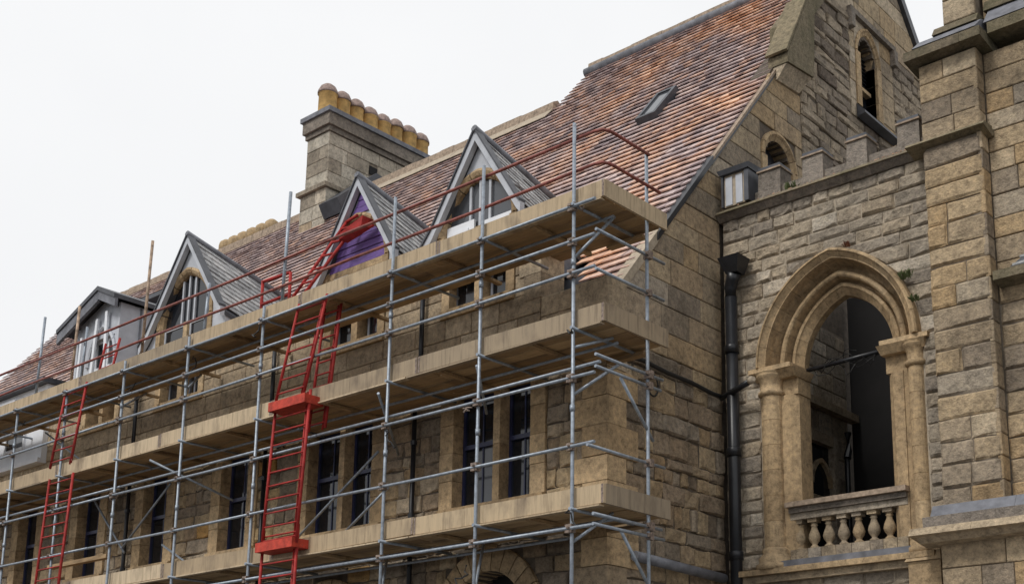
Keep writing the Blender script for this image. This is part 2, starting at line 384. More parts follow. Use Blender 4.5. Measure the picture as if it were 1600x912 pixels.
def wall_columns(fr, us, v0, top, holes, d0, d1):
    """solid wall whose top follows top(u); holes = (u0,u1,z0,z1)"""
    us = sorted({*us, *[h[i] for h in holes for i in (0, 1) if min(us) < h[i] < max(us)]}); mb = MB()
    for u0, u1 in zip(us, us[1:]):
        if u1 - u0 < 1e-4: continue
        um = (u0 + u1) / 2; z = v0
        for h in sorted([h for h in holes if h[0] < um < h[1]], key=lambda h: h[2]):
            if h[2] > z + 1e-4: mb.prism([(u0, z), (u1, z), (u1, h[2]), (u0, h[2])], fr, d0, d1)
            z = max(z, h[3])
        e = (u1 - u0) * 1e-3; ta, tb = top(u0 + e), top(u1 - e)
        if max(ta, tb) > z + 1e-4: mb.prism([(u0, z), (u1, z), (u1, max(tb, z)), (u0, max(ta, z))], fr, d0, d1)
    return mb
def arch_holes(cu, w, h, zb, zs, n=14):
    """an arched opening as thin upright slices"""
    out = []
    for i in range(n):
        a, b = -w + 2 * w * i / n, -w + 2 * w * (i + 1) / n
        out.append((cu + a, cu + b, zb, zs + arch_top(w, h, 0, (a + b) / 2)))
    return out

# ------------------------------------------------------------------ ground
g = MB().box(-400, 400, -400, 400, -.5, 0).build('ground', 'asphalt'); tag(g, 'grey asphalt street in front of the building', kind='structure')
g = MB().box(-60, 6, 10.2, 60, 0, .13).build('pavement', 'paving'); tag(g, 'stone pavement with kerb along the facade', kind='structure')

# ------------------------------------------------------------------ the long building
XC, YW, K = -10.75, 13.15, 1.24
zv = lambda y: 9.72 + K * (y - 14.43)            # front roof slope
yv = lambda z: 14.43 + (z - 9.72) / K
bld = thing('stone_building', (-25, 18, 0), 'long sandstone building with clay tile roof and dormers behind the scaffold', 'building')
DORM = [dict(cx=-13.3, zap=11.66, k=1.53, hw=.95, win=-13.34), dict(cx=-16.22, zap=11.78, k=1.60, hw=.97, win=-16.34),
        dict(cx=-21.55, zap=12.18, k=1.40, hw=1.26, win=-21.66)]
YF = FRONT(YW)
ZB, ZT = 5.55, 7.36
WIN1 = [(-13.86, -12.99), (-12.85, -12.21), (-17.52, -16.68), (-16.54, -15.81), (-20.16, -19.30), (-22.85, -22.0), (-25.45, -24.55), (-28.1, -27.25)]
GRP1 = [(-13.86, -12.21), (-17.52, -15.81), (-20.16, -19.30), (-22.85, -22.0), (-25.45, -24.55), (-28.1, -27.25)]
WIN2 = [(-14.05, -13.48), (-13.32, -12.78), (-17.08, -16.52), (-16.36, -15.82), (-22.55, -21.93), (-21.77, -21.18), (-25.5, -24.95), (-24.8, -24.3)]
GRP2 = [(-14.05, -12.78), (-17.08, -15.82), (-22.55, -21.18), (-25.5, -24.3)]
J1, J2 = .30, .18
XW = -12.05                                       # right of this the eaves come lower
h_core = [(a - J1, b + J1, ZB - .16, ZT + .25) for a, b in GRP1] + [(a - J2, b + J2, 8.72, 9.60) for a, b in GRP2]
ARCH = [(-13.05, .78, 3.72), (-16.8, .78, 3.58)]
for cu, hw_, zs in ARCH: h_core += arch_holes(cu, hw_, hw_, 0, zs)
fwall = wall_columns(YF, [-41, XW, XC - .02], 0, lambda u: 9.42 if u < XW else 8.60, h_core, -.45, -.03).build('front_wall', 'mortar_dark', bld)
hz_rub = [(a - J1, b + J1, ZB - .16, ZT + .25) for a, b in GRP1]
P = Pieces('rubble_stone', 'rubble', fwall, 300)
def front_segs(a, b):
    hs = list(hz_rub)
    for cu, hw_, zs in ARCH:
        if a < zs + hw_ + .36:
            q = max(0, min(a, b) - zs); r = hw_ + .35
            hh = math.sqrt(max(0, r * r - q * q)); hs.append((cu - hh, cu + hh, 0, zs + r))
    return cutseg(-31.5, XC - .40, hs)(a, b)
fill(P, YF, 2.6, 7.61, (.19, .31), (.26, .62), front_segs, 'rubble', (-.012, .022), .009, (ZB - .16, ZT + .25))
P.finish()
P = Pieces('ashlar_block', 'brown', fwall, 260)
fill(P, YF, 7.61, 9.42, (.30, .36), (.45, .95), cutseg(-31.5, XW, [(a - J2, b + J2, 8.72, 9.6) for a, b in GRP2]), 'ashlar', (-.004, .008), .006, (8.72,))
fill(P, YF, 7.61, 8.60, (.30, .36), (.45, .8), cutseg(XW, XC - .4, []), 'ashlar', (-.004, .008), .006)
P.finish()
# dressed jambs, mullions, sills, lintels
def dressed(name, x0, x1, z0, z1, y0, y1): return MB().box(x0, x1, y0, y1, z0, z1).build(name, 'dressed', fwall)
for grp, zb, zt, J, n, wins in ((GRP1, ZB, ZT, J1, 4, WIN1), (GRP2, 8.87, 9.60, J2, 2, WIN2)):
    for a, b in grp:
        for k in range(n):
            z0, z1 = zb + (zt - zb) * k / n + .004, zb + (zt - zb) * (k + 1) / n - .004
            dressed('jamb_stone', a - J + .004, a, z0, z1, YW - .018 - .006 * (k % 2), YW + .42)
            dressed('jamb_stone', b, b + J - .004, z0, z1, YW - .018 - .006 * (k % 2), YW + .42)
        for q0, q1 in zip([w_ for w_ in wins if a <= w_[0] <= b], [w_ for w_ in wins if a <= w_[0] <= b][1:]):
            for k in range(2 if n == 4 else 1):
                m = 2 if n == 4 else 1
                dressed('mullion', q0[1], q1[0], zb + (zt - zb) * k / m + .003, zb + (zt - zb) * (k + 1) / m - .003, YW - .01, YW + .25)
        dressed('sill', a - J + .003, b + J - .003, zb - .15, zb - .003, YW - (.07 if n == 4 else .05), YW + .42)
        if n == 4: dressed('lintel', a - J + .003, b + J - .003, zt + .003, zt + .245, YW - .02, YW + .42)
def sash(name, x0, x1, z0, z1, y, fm, gm, parent, meet=True, bars=1):
    mb = MB(); s = .055
    mb.box(x0, x0 + s, y, y + .06, z0, z1).box(x1 - s, x1, y, y + .06, z0, z1).box(x0 + s, x1 - s, y, y + .06, z0, z0 + .07).box(x0 + s, x1 - s, y, y + .06, z1 - s, z1)
    zm = z0 + (z1 - z0) * .55
    if meet: mb.box(x0 + s, x1 - s, y - .03, y + .05, zm - .035, zm + .035)
    for k in range(bars):
        xb = x0 + (x1 - x0) * (k + 1) / (bars + 1)
        mb.box(xb - .012, xb + .012, y + .012, y + .045, z0 + .07, z1 - s)
    wdw = mb.build(name, fm, parent)
    zs_ = [z0 + .07, zm, z1 - s] if meet else [z0 + .07, z1 - s]
    xs_ = [x0 + s] + [x0 + (x1 - x0) * (k + 1) / (bars + 1) for k in range(bars)] + [x1 - s]
    for za, zb in zip(zs_, zs_[1:]):
        for xa, xb in zip(xs_, xs_[1:]):
            t = R.uniform(-.008, .008); t2 = R.uniform(-.006, .006)
            gq = 'glass2' if (gm == 'glass' and xb == xs_[-1] and R.random() < .4) else gm  # some right-hand panes get the painted reflection tone
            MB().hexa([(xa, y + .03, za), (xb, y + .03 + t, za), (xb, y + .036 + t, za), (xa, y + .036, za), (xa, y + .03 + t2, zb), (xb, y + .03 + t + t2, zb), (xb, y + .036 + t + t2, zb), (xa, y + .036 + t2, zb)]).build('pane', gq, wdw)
    return wdw
for a, b in WIN1: sash('sash_window', a, b, ZB, ZT, YW + .20, 'navy', 'glass', bld)
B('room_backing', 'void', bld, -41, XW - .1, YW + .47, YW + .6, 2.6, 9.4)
# quoins
z = 2.6; k = 0
while z < 8.58:
    h = min(R.uniform(.36, .48), 8.6 - z); h = 8.6 - z if 8.6 - z - h < .2 else h
    lf, ls = ((.42, .66), (.64, .40))[k % 2]; e = .035 + R.uniform(0, .02)
    MB().box(XC - lf, XC + e, YW - e, YW + ls, z + .005, z + h - .005).build('quoin', 'dressed' if R.random() < .7 else 'brown', fwall)
    z += h; k += 1
for q in range(2): MB().box(XW - .34 - .1 * q, XW + .014, YW - .016, YW + .52, 8.604 + q * .41, 9.006 + q * .41).build('end_block', 'brown', fwall)
# ground floor arches
for cu, hw_, zs in ARCH:
    voussoirs(fwall, YF, cu, zs, hw_ + .36, hw_ + .36, [(0, -.05), (0, .03), (.03, .05), (.33, .05), (.36, .03), (.36, -.40)], 13, 'dressed', gap=.003)
    for sg in (-1, 1):
        for q in range(5): MB().box(*sorted((cu + sg * hw_, cu + sg * (hw_ + .36))), YW - .04, YW + .4, zs - (q + 1) * .42 + .004, zs - q * .42 - .004).build('jamb_stone', 'dressed', fwall)
# thin pipes on the facade
for x, za, zb in ((-14.7, 2.6, 7.5), (-14.6, 7.6, 9.3), (-18.6, 7.6, 9.4), (-18.7, 2.6, 7.3), (-23.3, 2.6, 9.3)):
    pp = T('facade_pipe', 'iron', bld, (x, YW - .09, za), (x, YW - .09, zb), .04)
    zz = za + .5
    while zz < zb: MB().lathe((x, YW - .09, zz), [(.055, 0), (.055, .07)], 10).build('pipe_collar', 'iron', pp); zz += 1.2

# ---- gable wall
GS = SIDE(XC)
def gtop(y):
    if y < 13.49: return 8.58
    if y < 17.9: return zv(y) - .03
    if y < 22.4: return zv(y) + .10
    return 19.70 - 1.1 * (y - 22.4)
gw = (21.86, .37, 15.0, 16.25, .48)              # centre, half width, sill, springing, rise of the lancet
sw = (18.1, .44, 11.6, 12.35, .44)
gh = arch_holes(gw[0], gw[1], gw[4], gw[2], gw[3], 8) + arch_holes(sw[0], sw[1], sw[4], sw[2], sw[3], 8)
gwall = wall_columns(GS, [YW + .02, 13.49, 17.9, 22.4, 30.0], 0, gtop, gh, -.45, -.03).build('gable_wall', 'mortar_dark', bld)
def gsegs(lo, hi, holes=()):
    base = cutseg(lo, hi, holes)
    def f(a, b):
        out = []
        for (l0, l1, r0, r1) in base(a, b):
            va = yv(a + .03) if a > 8.55 else YW; vb = yv(b + .03) if b > 8.55 else YW
            if a > 14.0: va = yv(a - .10)
            if b > 14.0: vb = yv(b - .10)
            xa, xb = 22.4 + (19.70 - a) / 1.1, 22.4 + (19.70 - b) / 1.1
            l0, l1, r0, r1 = max(l0, va), max(l1, vb), min(r0, xa), min(r1, xb)
            if r0 > l0 or r1 > l1: out.append((min(l0, r0), min(l1, r1), r0, r1))
        return out
    return f
hgw = (gw[0] - .82, gw[0] + 1.18, gw[2] - .32, 17.0); hsw = (sw[0] - .62, sw[0] + .62, 10.9, 12.98)
P = Pieces('rubble_stone', 'rubble', gwall, 300)
fill(P, GS, 2.6, 7.75, (.17, .40), (.2, .66), gsegs(YW + .40, 16.12), 'rubble', (-.012, .03), .010)
P.finish(); P = Pieces('gable_stone', 'gablerubble', gwall, 300)
fill(P, GS, 10.5, 16.95, (.17, .30), (.3, .9), gsegs(18.95, 25.3, [hgw]), 'rubble', (-.012, .04), .010, (hgw[2],))
P.finish()
P = Pieces('ashlar_block', 'ashlar', gwall, 260)
fill(P, GS, 7.75, 10.5, (.30, .42), (.55, 1.05), gsegs(YW + .40, 16.12), 'ashlar', (-.004, .008), .006, (8.58,))
fill(P, GS, 10.5, 14.1, (.36, .46), (.55, 1.05), gsegs(YW, 18.95, [hsw]), 'ashlar', (-.004, .008), .006, (hsw[3],))
fill(P, GS, 16.95, 19.6, (.36, .46), (.6, 1.1), gsegs(18.0, 25.3), 'ashlar', (-.004, .008), .006)
fill(P, GS, hgw[2], hgw[3], (.34, .44), (.3, .6), cutseg(hgw[0], gw[0] - gw[1] - .20, []), 'ashlar', (.0, .012), .005)
fill(P, GS, hgw[2], hgw[3], (.34, .44), (.3, .6), cutseg(gw[0] + gw[1] + .20, hgw[1], []), 'ashlar', (.0, .012), .005)
P.finish()
MB().prism([(gw[0] - gw[1] - .2, 16.25)] + [(gw[0] + x, 16.25 + z_) for x, z_ in [arch_pt(gw[1] + .2, gw[4] + .2, 0, t / 12) for t in range(13)]] + [(gw[0] + gw[1] + .2, 16.25), (gw[0] + gw[1] + .2, 17.0), (gw[0] - gw[1] - .2, 17.0)][:0] +
           [(gw[0] + gw[1] + .2, 17.0), (gw[0] - gw[1] - .2, 17.0)], GS, -.05, .006).build('spandrel_stone', 'ashlar', gwall)
pr_l = [(0, -.30), (0, .03), (.05, .045), (.09, .01), (.14, .0), (.20, -.10), (.20, -.35)]
lw = MB().box(0, .001, 0, .001, 0, .001)
lan = MB().prism([(gw[0] - gw[1], gw[2]), (gw[0] + gw[1], gw[2])] + [(gw[0] + x, gw[3] + z_) for x, z_ in [arch_pt(gw[1], gw[4], 0, 1 - t / 12) for t in range(13)]], GS, -.30, -.26).build('lancet_window', 'glass', bld)
voussoirs(lan, GS, gw[0], gw[3], gw[1] + .2, gw[4] + .24, pr_l, 7, 'dressed', 'surround_stone')
for sg in (-1, 1):
    for q in range(3):
        a = sorted((gw[0] + sg * gw[1], gw[0] + sg * (gw[1] + .2))); z0 = gw[2] + q * .415
        MB().prism([(a[0], z0 + .004), (a[1], z0 + .004), (a[1], z0 + .411), (a[0], z0 + .411)], GS, -.35, .03).build('surround_stone', 'dressed', lan)
MB().prism([(gw[0] - .37, 15.60), (gw[0] + .37, 15.60), (gw[0] + .37, 15.68), (gw[0] - .37, 15.68)], GS, -.27, -.14).build('transom', 'dressed', lan)
for q in range(9):
    zq = 15.72 + q * .09
    MB().prism([(gw[0] - .36, zq), (gw[0] + .36, zq), (gw[0] + .36, zq + .02), (gw[0] - .36, zq + .02)], GS, -.26, -.22).build('louvre', 'iron', lan)
MB().hexa([GS(gw[0] - .62, 14.68, .02), GS(gw[0] + 1.0, 14.68, .02), GS(gw[0] + 1.0, 14.72, .2), GS(gw[0] - .62, 14.72, .2), GS(gw[0] - .62, 14.98, .02), GS(gw[0] + 1.0, 14.98, .02), GS(gw[0] + 1.0, 14.77, .2), GS(gw[0] - .62, 14.77, .2)]).build('lead_sill', 'leaddk', lan)
MB().prism([(gw[0] - .85, 16.98), (gw[0] + 1.2, 16.98), (gw[0] + 1.2, 17.10), (gw[0] - .85, 17.10)], GS, 0, .10).build('hood_mould', 'parapet', lan)
for u in (gw[0] - .80, gw[0] + 1.15): MB().prism([(u - .07, 16.62), (u + .07, 16.62), (u + .09, 16.98), (u - .09, 16.98)], GS, 0, .13).build('label_stop', 'parapet', lan)
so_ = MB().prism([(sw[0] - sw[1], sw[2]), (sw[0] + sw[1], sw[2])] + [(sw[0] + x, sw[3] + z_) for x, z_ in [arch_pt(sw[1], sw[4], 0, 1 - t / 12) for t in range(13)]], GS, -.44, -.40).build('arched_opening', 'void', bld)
voussoirs(so_, GS, sw[0], sw[3], sw[1] + .17, sw[4] + .17, [(0, -.05), (0, .03), (.06, .045), (.10, .01), (.17, -.02), (.17, -.40)], 7, 'dressed', 'surround_stone')
for sg in (-1, 1):
    a = sorted((sw[0] + sg * sw[1], sw[0] + sg * (sw[1] + .17))); MB().prism([(a[0], 11.3), (a[1], 11.3), (a[1], 12.345), (a[0], 12.345)], GS, -.40, .03).build('surround_stone', 'dressed', so_)
# verge, kneeler and coping
def strip(name, mat, y0, y1, lift0, lift1, x0, x1):
    return MB().hexa([(x0, y0, zv(y0) + lift0), (x1, y0, zv(y0) + lift0), (x1, y1, zv(y1) + lift0), (x0, y1, zv(y1) + lift0), (x0, y0, zv(y0) + lift1), (x1, y0, zv(y0) + lift1), (x1, y1, zv(y1) + lift1), (x0, y1, zv(y1) + lift1)]).build(name, mat, bld)
strip('verge_flashing', 'iron', 14.35, 15.9, -.05, .08, XC - .10, XC + .05)
strip('verge_mortar', 'straw', 15.9, 18.1, -.03, .035, XC - .06, XC + .03)
strip('verge_shadow_strip', 'iron', 15.9, 18.1, -.09, -.035, XC - .05, XC + .025)  # near-black strip painted in as the shade line under the verge
strip('cement_fillet', 'mortar_pale', 13.40, 14.40, -.10, .10, XC - .22, XC + .02)
YZ = lambda u, v, d: (d, u, v)
kn = MB().prism([(18.02, 14.28), (18.98, 14.40), (19.10, 15.95), (18.80, 15.95), (18.02, 14.46)], YZ, XC - .12, XC + .30).build('kneeler', 'mossy', bld)
MB().hexa([(XC - .10, 18.05, 14.02), (XC + .04, 18.05, 14.02), (XC + .04, 18.85, 14.10), (XC - .1, 18.85, 14.1), (XC - .10, 18.04, 14.275), (XC + .26, 18.04, 14.275), (XC + .26, 18.96, 14.392), (XC - .10, 18.96, 14.392)]).build('corbel', 'ashlar', kn)
MB().prism([(17.98, 14.47), (18.78, 15.99), (18.78, 16.05), (17.93, 14.49)], YZ, XC - .14, XC + .33).build('weathering_slab', 'mossy', kn)
y = 18.6
while y < 22.35:
    y2 = min(y + .95, 22.4)
    MB().hexa([(XC - .42, y + .004, zv(y) + .10), (XC + .09, y + .004, zv(y) + .10), (XC + .09, y2, zv(y2) + .10), (XC - .42, y2, zv(y2) + .10), (XC - .42, y + .004, zv(y) + .62), (XC + .09, y + .004, zv(y) + .62), (XC + .09, y2, zv(y2) + .62), (XC - .42, y2, zv(y2) + .62)]).build('coping_stone', 'mossy', gwall); y = y2
while y < 28:
    y2 = y + 1.0; q = lambda yy: 19.70 - 1.1 * (yy - 22.4)
    MB().hexa([(XC - .42, y + .004, q(y) + .02), (XC + .09, y + .004, q(y) + .02), (XC + .09, y2, q(y2) + .02), (XC - .42, y2, q(y2) + .02), (XC - .42, y + .004, q(y) + .30), (XC + .09, y + .004, q(y) + .30), (XC + .09, y2, q(y2) + .30), (XC - .42, y2, q(y2) + .30)]).build('coping_stone', 'leaddk', gwall); y = y2

# ---- roof
XL, XH = -41.0, -18.3
YR1, YR2 = 20.5, 21.8
def roofcore(x0, x1, yr):
    zr = zv(yr) - .05
    return MB().prism([(13.22, zv(13.22) - .05), (yr, zr), (29.5, zr - .95 * (29.5 - yr)), (29.5, 7.5), (13.22, 7.5)], YZ, x0, x1)
roof = MB(); a = roofcore(XL, XH, YR1); b = roofcore(XH, XC - .30, YR2)
roof.add(a.v, a.f).add(b.v, b.f); roof = roof.build('roof', 'leaddk', bld)
NL = math.sqrt(1 + K * K); SV = Vector((0, 1, K)) / NL; NV = Vector((0, -K, 1)) / NL
def rp(x, s, o): return Vector((x, 13.2, zv(13.2))) + SV * s + NV * o
def in_dormer(x, y):
    z_ = zv(y)
    if any(abs(x - d['cx']) < 1.6 and z_ < d['zap'] - d['k'] * abs(x - d['cx']) - .05 - .28 * (y - 13.0) for d in DORM): return True
    if -26.4 < x < -24.4 and z_ < 11.6: return True
    if -31.6 < x < -27.2 and z_ < 10.3: return True
    return (-13.88 < x < -13.38 and 17.98 < y < 18.72) or (-27.0 < x < -25.95 and y > 19.6)
P = Pieces('roof_tile', 'tile', roof, 300, 'roof_tiles')
GA = .232; s = .02; row = 0
while True:
    y0 = 13.2 + s / NL
    if y0 > YR2 - .05: break
    x = XL if y0 + .05 < YR1 - .1 else XH
    x += R.uniform(0, .004); first = True
    xend = XC - .06
    slow = .008 * math.sin(row * 1.7)
    while x < xend:
        wt = R.uniform(.165, .225) * (R.uniform(.4, 1) if first else 1); first = False; x2 = min(x + wt, xend); ym = y0 + .05
        if (x + x2) / 2 < XH and ym > YR1 - .1: x = x2; continue
        if (x < XW - .1 and ym < 13.55) or in_dormer((x + x2) / 2, ym + .03): x = x2; continue
        w1 = .010 * math.sin(x * .9 + row * .35) + .004 * math.sin(x * 3.1 + row); lf = R.uniform(-.005, .006); sl = R.uniform(-.008, .008) - (.04 if R.random() < .012 else 0)
        s0, s1 = s + w1 + slow + sl, s + GA + .03 + w1
        t0, b0 = .074 + lf, .048 + lf; tw = R.uniform(-.006, .006)
        vs = [rp(x + .005, s0, b0 + tw), rp(x2 - .005, s0, b0 - tw), rp(x2 - .005, s1, -.03), rp(x + .005, s1, -.03),
              rp(x + .005, s0, t0 + tw), rp(x2 - .005, s0, t0 - tw), rp(x2 - .005, s1, .022), rp(x + .005, s1, .022)]
        mb = MB().add(vs, [(4, 5, 6, 7), (0, 1, 5, 4), (1, 2, 6, 5), (3, 0, 4, 7), (0, 3, 2, 1)])
        P.put(mb, (x2 - x) * GA); x = x2
    s += GA; row += 1
P.finish()
x = XL
while x < XC - .5:                                  # ridge pieces
    hi = x > XH - .01; x2 = min(x + R.uniform(.42, .5), XC - .42)
    if not hi and x2 > XH: x2 = XH
    yr = YR2 if hi else YR1; z_ = zv(yr); e = R.uniform(-.012, .012)
    MB().prism([(yr - .20, z_ - .16), (yr - .17, z_ + .10 + e), (yr, z_ + .20 + e), (yr + .2, z_ + .06), (yr + .2, z_ - .25)], YZ, x + .004, x2 - .004).build('ridge_tile', 'straw', roof); x = x2
MB().path([(XH, YR2 - .26, zv(YR2) - .20), (XC - .45, YR2 - .26, zv(YR2) - .20)], .12, 10).build('ridge_roll', 'lead', roof, smooth=True)
x = -26.0
while x < XH - .1:
    x2 = min(x + 1.1, XH); MB().hexa([rp(x + .01, 11.00, .085), rp(x2 - .01, 11.00, .085), rp(x2 - .01, 11.5, .06), rp(x + .01, 11.5, .06), rp(x + .01, 11.0, .10), rp(x2 - .01, 11.0, .10), rp(x2 - .01, 11.5, .08), rp(x + .01, 11.5, .08)]).build('ridge_flashing', 'mortar_pale', roof); x = x2
sk = MB(); sA, sB = (17.98 - 13.2) * NL, (18.72 - 13.2) * NL
for (xa, xb, q0, q1) in ((-13.88, -13.80, sA, sB), (-13.46, -13.38, sA, sB), (-13.80, -13.46, sA, sA + .08), (-13.80, -13.46, sB - .08, sB)):
    sk.hexa([rp(xa, q0, -.02), rp(xb, q0, -.02), rp(xb, q1, -.02), rp(xa, q1, -.02), rp(xa, q0, .18), rp(xb, q0, .18), rp(xb, q1, .18), rp(xa, q1, .18)])
sk = sk.build('skylight', 'leaddk', roof)
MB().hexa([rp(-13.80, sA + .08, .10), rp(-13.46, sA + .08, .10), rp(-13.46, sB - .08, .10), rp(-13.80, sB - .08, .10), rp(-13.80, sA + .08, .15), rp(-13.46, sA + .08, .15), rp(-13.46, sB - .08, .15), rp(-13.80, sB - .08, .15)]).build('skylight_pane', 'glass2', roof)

# ---- dormers
def dormer(d, label, boards=None, white=False):
    cx, za, k, hw, wc = d['cx'], d['zap'], d['k'], d['hw'], d['win']
    yb = YW - .21; root = MB()
    WE = {-1: hw + .30, 1: hw + .08}; we = WE[-1]                # half width at the eaves, less flare on the right
    fl = lambda s_: za - k * s_ if s_ < hw else za - k * hw - (s_ - hw) * (k * .75)
    GF = .28                                                    # the ridge falls a little towards the main roof
    yv = lambda z_: (z_ + GF * yb + K * 14.43 - 9.72) / (K + GF)
    dz = lambda y: GF * max(0, y - yb)
    for sg in (-1, 1):                                          # roof body
        ss = [0, hw * .5, hw, WE[sg]]
        for s0, s1 in zip(ss, ss[1:]):
            f0, f1 = fl(s0), fl(s1)
            root.add([(cx + sg * s0, yb + .05, f0 - .03), (cx + sg * s1, yb + .05, f1 - .03), (cx + sg * s1, yv(f1) + .1, f1 - .03 - dz(yv(f1))), (cx + sg * s0, yv(f0) + .1, f0 - .03 - dz(yv(f0))),
                      (cx + sg * s0, yb + .05, f0 - .12), (cx + sg * s1, yb + .05, f1 - .12), (cx + sg * s1, yv(f1) + .1, f1 - .12 - dz(yv(f1))), (cx + sg * s0, yv(f0) + .1, f0 - .12 - dz(yv(f0)))],
                     [(0, 1, 2, 3), (4, 5, 6, 7), (0, 1, 5, 4), (1, 2, 6, 5)])
    dm = root.build('dormer', 'leaddk', bld); dm['label'] = label
    P = Pieces('slate', 'slate', dm, 300)
    L = math.hypot(1, k) * hw; n = round(L / .19)
    for sg in (-1, 1):
        for i in range(n):
            s0, s1 = hw * (i + 1) / n, hw * (i - .15) / n; s1 = max(s1, 0); y = yb - .03 + (0 if i % 2 else -.14)
            while y < yv(fl(s0)) + .12:
                y2 = y + R.uniform(.24, .34); e = R.uniform(-.006, .008)
                ya = max(y, yb - .03)
                off = lambda s_, o: Vector((cx + sg * (s_ + o * .8), 0, fl(s_) + o * .55))
                p0, p1, q0, q1 = off(s0, .012 + e), off(s1, .0), off(s0, .030 + e), off(s1, .012)
                ye = min(y2 - .012, yv(fl(s0)) + .15)
                if ye > ya + .03:
                    vs = [(p.x, yy, p.z - dz(yy)) for p in (p0, p1, q1, q0) for yy in (ya, ye)]
                    P.put(MB().add(vs, [(0, 1, 7, 6), (6, 7, 5, 4), (0, 6, 4, 2), (1, 3, 5, 7), (0, 2, 3, 1)]), .06)
                y = y2
    P.finish()
    for sg in (-1, 1):                                          # bargeboards, flared at the foot
        for s0, s1 in ((.0, hw * .55), (hw * .55, hw), (hw, WE[sg])):
            a0, a1 = fl(s0) + .035, fl(s1) + .035; t = .185
            MB().hexa([(cx + sg * s0, yb - .05, a0 - t), (cx + sg * s1, yb - .05, a1 - t), (cx + sg * s1, yb + .05, a1 - t), (cx + sg * s0, yb + .05, a0 - t),
                       (cx + sg * s0, yb - .05, a0), (cx + sg * s1, yb - .05, a1), (cx + sg * s1, yb + .05, a1), (cx + sg * s0, yb + .05, a0)]).build('bargeboard', 'grey', dm)
            MB().hexa([(cx + sg * s0, yb - .08, a0 + .001), (cx + sg * s1, yb - .08, a1 + .001), (cx + sg * s1, yb + .07, a1 + .001), (cx + sg * s0, yb + .07, a0 + .001),
                       (cx + sg * s0, yb - .08, a0 + .05), (cx + sg * s1, yb - .08, a1 + .05), (cx + sg * s1, yb + .07, a1 + .05), (cx + sg * s0, yb + .07, a0 + .05)]).build('verge_trim', 'leaddk', dm)
    MB().path([(cx, yb - .08, za + .06), (cx, yv(za) + .1, za + .06 - dz(yv(za)))], .06, 8).build('ridge_roll', 'lead', dm, smooth=True)
    # front: painted infill round a stone-dressed pointed opening
    ww, zs, ri = (.74, za - 1.58, .84) if hw < 1.1 else (.84, za - 1.78, 1.02)
    hl = arch_holes(wc, ww + .10, ri + .10, 9.0, zs, 14)
    YD = YW - .12
    f = FRONT(YD)
    us = [cx - WE[-1] + .02, cx, cx + WE[1] - .02, wc - ww - .1, wc + ww + .1, cx - hw, cx + hw]
    wall_columns(f, us, 9.42, lambda u: fl(abs(u - cx)) - .13, hl, -.35, 0).build('dormer_front', 'grey', dm)
    voussoirs(dm, f, wc, zs, ww + .15, ri + .15, [(0, -.02), (0, .03), (.05, .05), (.11, .02), (.15, -.03), (.15, -.10)], 9, 'dressed', 'surround_stone')
    for sg in (-1, 1):
        for q in range(2):
            za_, zb_ = 9.42 + (zs - 9.42) * q / 2 + .003, 9.42 + (zs - 9.42) * (q + 1) / 2 - .003
            MB().box(*sorted((wc + sg * ww, wc + sg * (ww + .15))), YD - .03, YD + .2, za_, zb_).build('surround_stone', 'dressed', dm)
    B('mullion', 'dressed', dm, wc - .07, wc + .07, YD + .02, YD + .14, 9.42, zs + .02)
    for sg in (-1, 1):                                          # cheeks
        we = WE[sg]
        MB().prism([(YW, 9.3), (YW, fl(we) - .04), (yv(fl(we)) + .2, fl(we) - .04 - dz(yv(fl(we)))), (yv(fl(we)) + .2, 9.3)], YZ, *sorted((cx + sg * (we - .05), cx + sg * (we - .12)))).build('cheek', 'lead', dm)
    y_ = YD + .075
    # glazing: lights below the springing, head light above
    fr_ = MB(); lo_ = MB(); zt_ = zs + .02
    for sg in (-1, 1):
        x0, x1 = sorted((wc + sg * .07, wc + sg * ww))
        for za_, zb_, yq, tgt in ((8.87, 9.415, YW + .15, lo_), (9.42, zt_, y_, fr_)):
            tgt.box(x0, x0 + .05, yq, yq + .05, za_, zb_).box(x1 - .05, x1, yq, yq + .05, za_, zb_).box(x0 + .05, x1 - .05, yq, yq + .05, za_, za_ + .05).box(x0 + .05, x1 - .05, yq, yq + .05, zb_ - .05, zb_)
            B('pane', 'glass', dm, x0 + .05, x1 - .05, yq + .02, yq + .03, za_ + .05, zb_ - .05)
    fr_.build('window_frame', 'white' if white else 'grey', dm); lo_.build('window_frame', 'lead', dm)
    head = [(wc - ww, zt_), (wc + ww, zt_)] + [(wc + x, zs + z_) for x, z_ in [arch_pt(ww, ri, 0, 1 - t / 12) for t in range(13)]]
    ff = FRONT(y_ + .02)
    if boards:
        zz = zt_
        while zz < zs + ri - .03:
            h = min(.135, zs + ri - zz); xa = arch_half(ww, ri, 0, max(0, zz - zs)); xb = arch_half(ww, ri, 0, min(ri, zz + h - zs))
            o_ = R.uniform(.03, .06); MB().prism([(wc - xa, zz + .006), (wc + xa, zz + .006), (wc + xb, zz + h - .006), (wc - xb, zz + h - .006)], FRONT(y_), 0, o_).build('plank', boards, dm); zz += h
        B('boarding_rail', 'dressed', dm, wc - ww, wc + ww, YD + .01, YD + .07, zt_ - .12, zt_ - .004)
        zz = zs + ri + .12
        while zz < za - .35:                                    # boards in the gable peak too
            h = .12; q0, q1 = (za - .22 - zz) / k, (za - .22 - zz - h) / k
            MB().prism([(cx - q0, zz + .005), (cx + q0, zz + .005), (cx + q1, zz + h - .005), (cx - q1, zz + h - .005)], FRONT(YD), .004, .022 + R.uniform(0, .012)).build('plank', boards, dm); zz += h
    else:
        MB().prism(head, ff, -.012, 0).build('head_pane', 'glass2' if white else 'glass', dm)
        mb = MB()
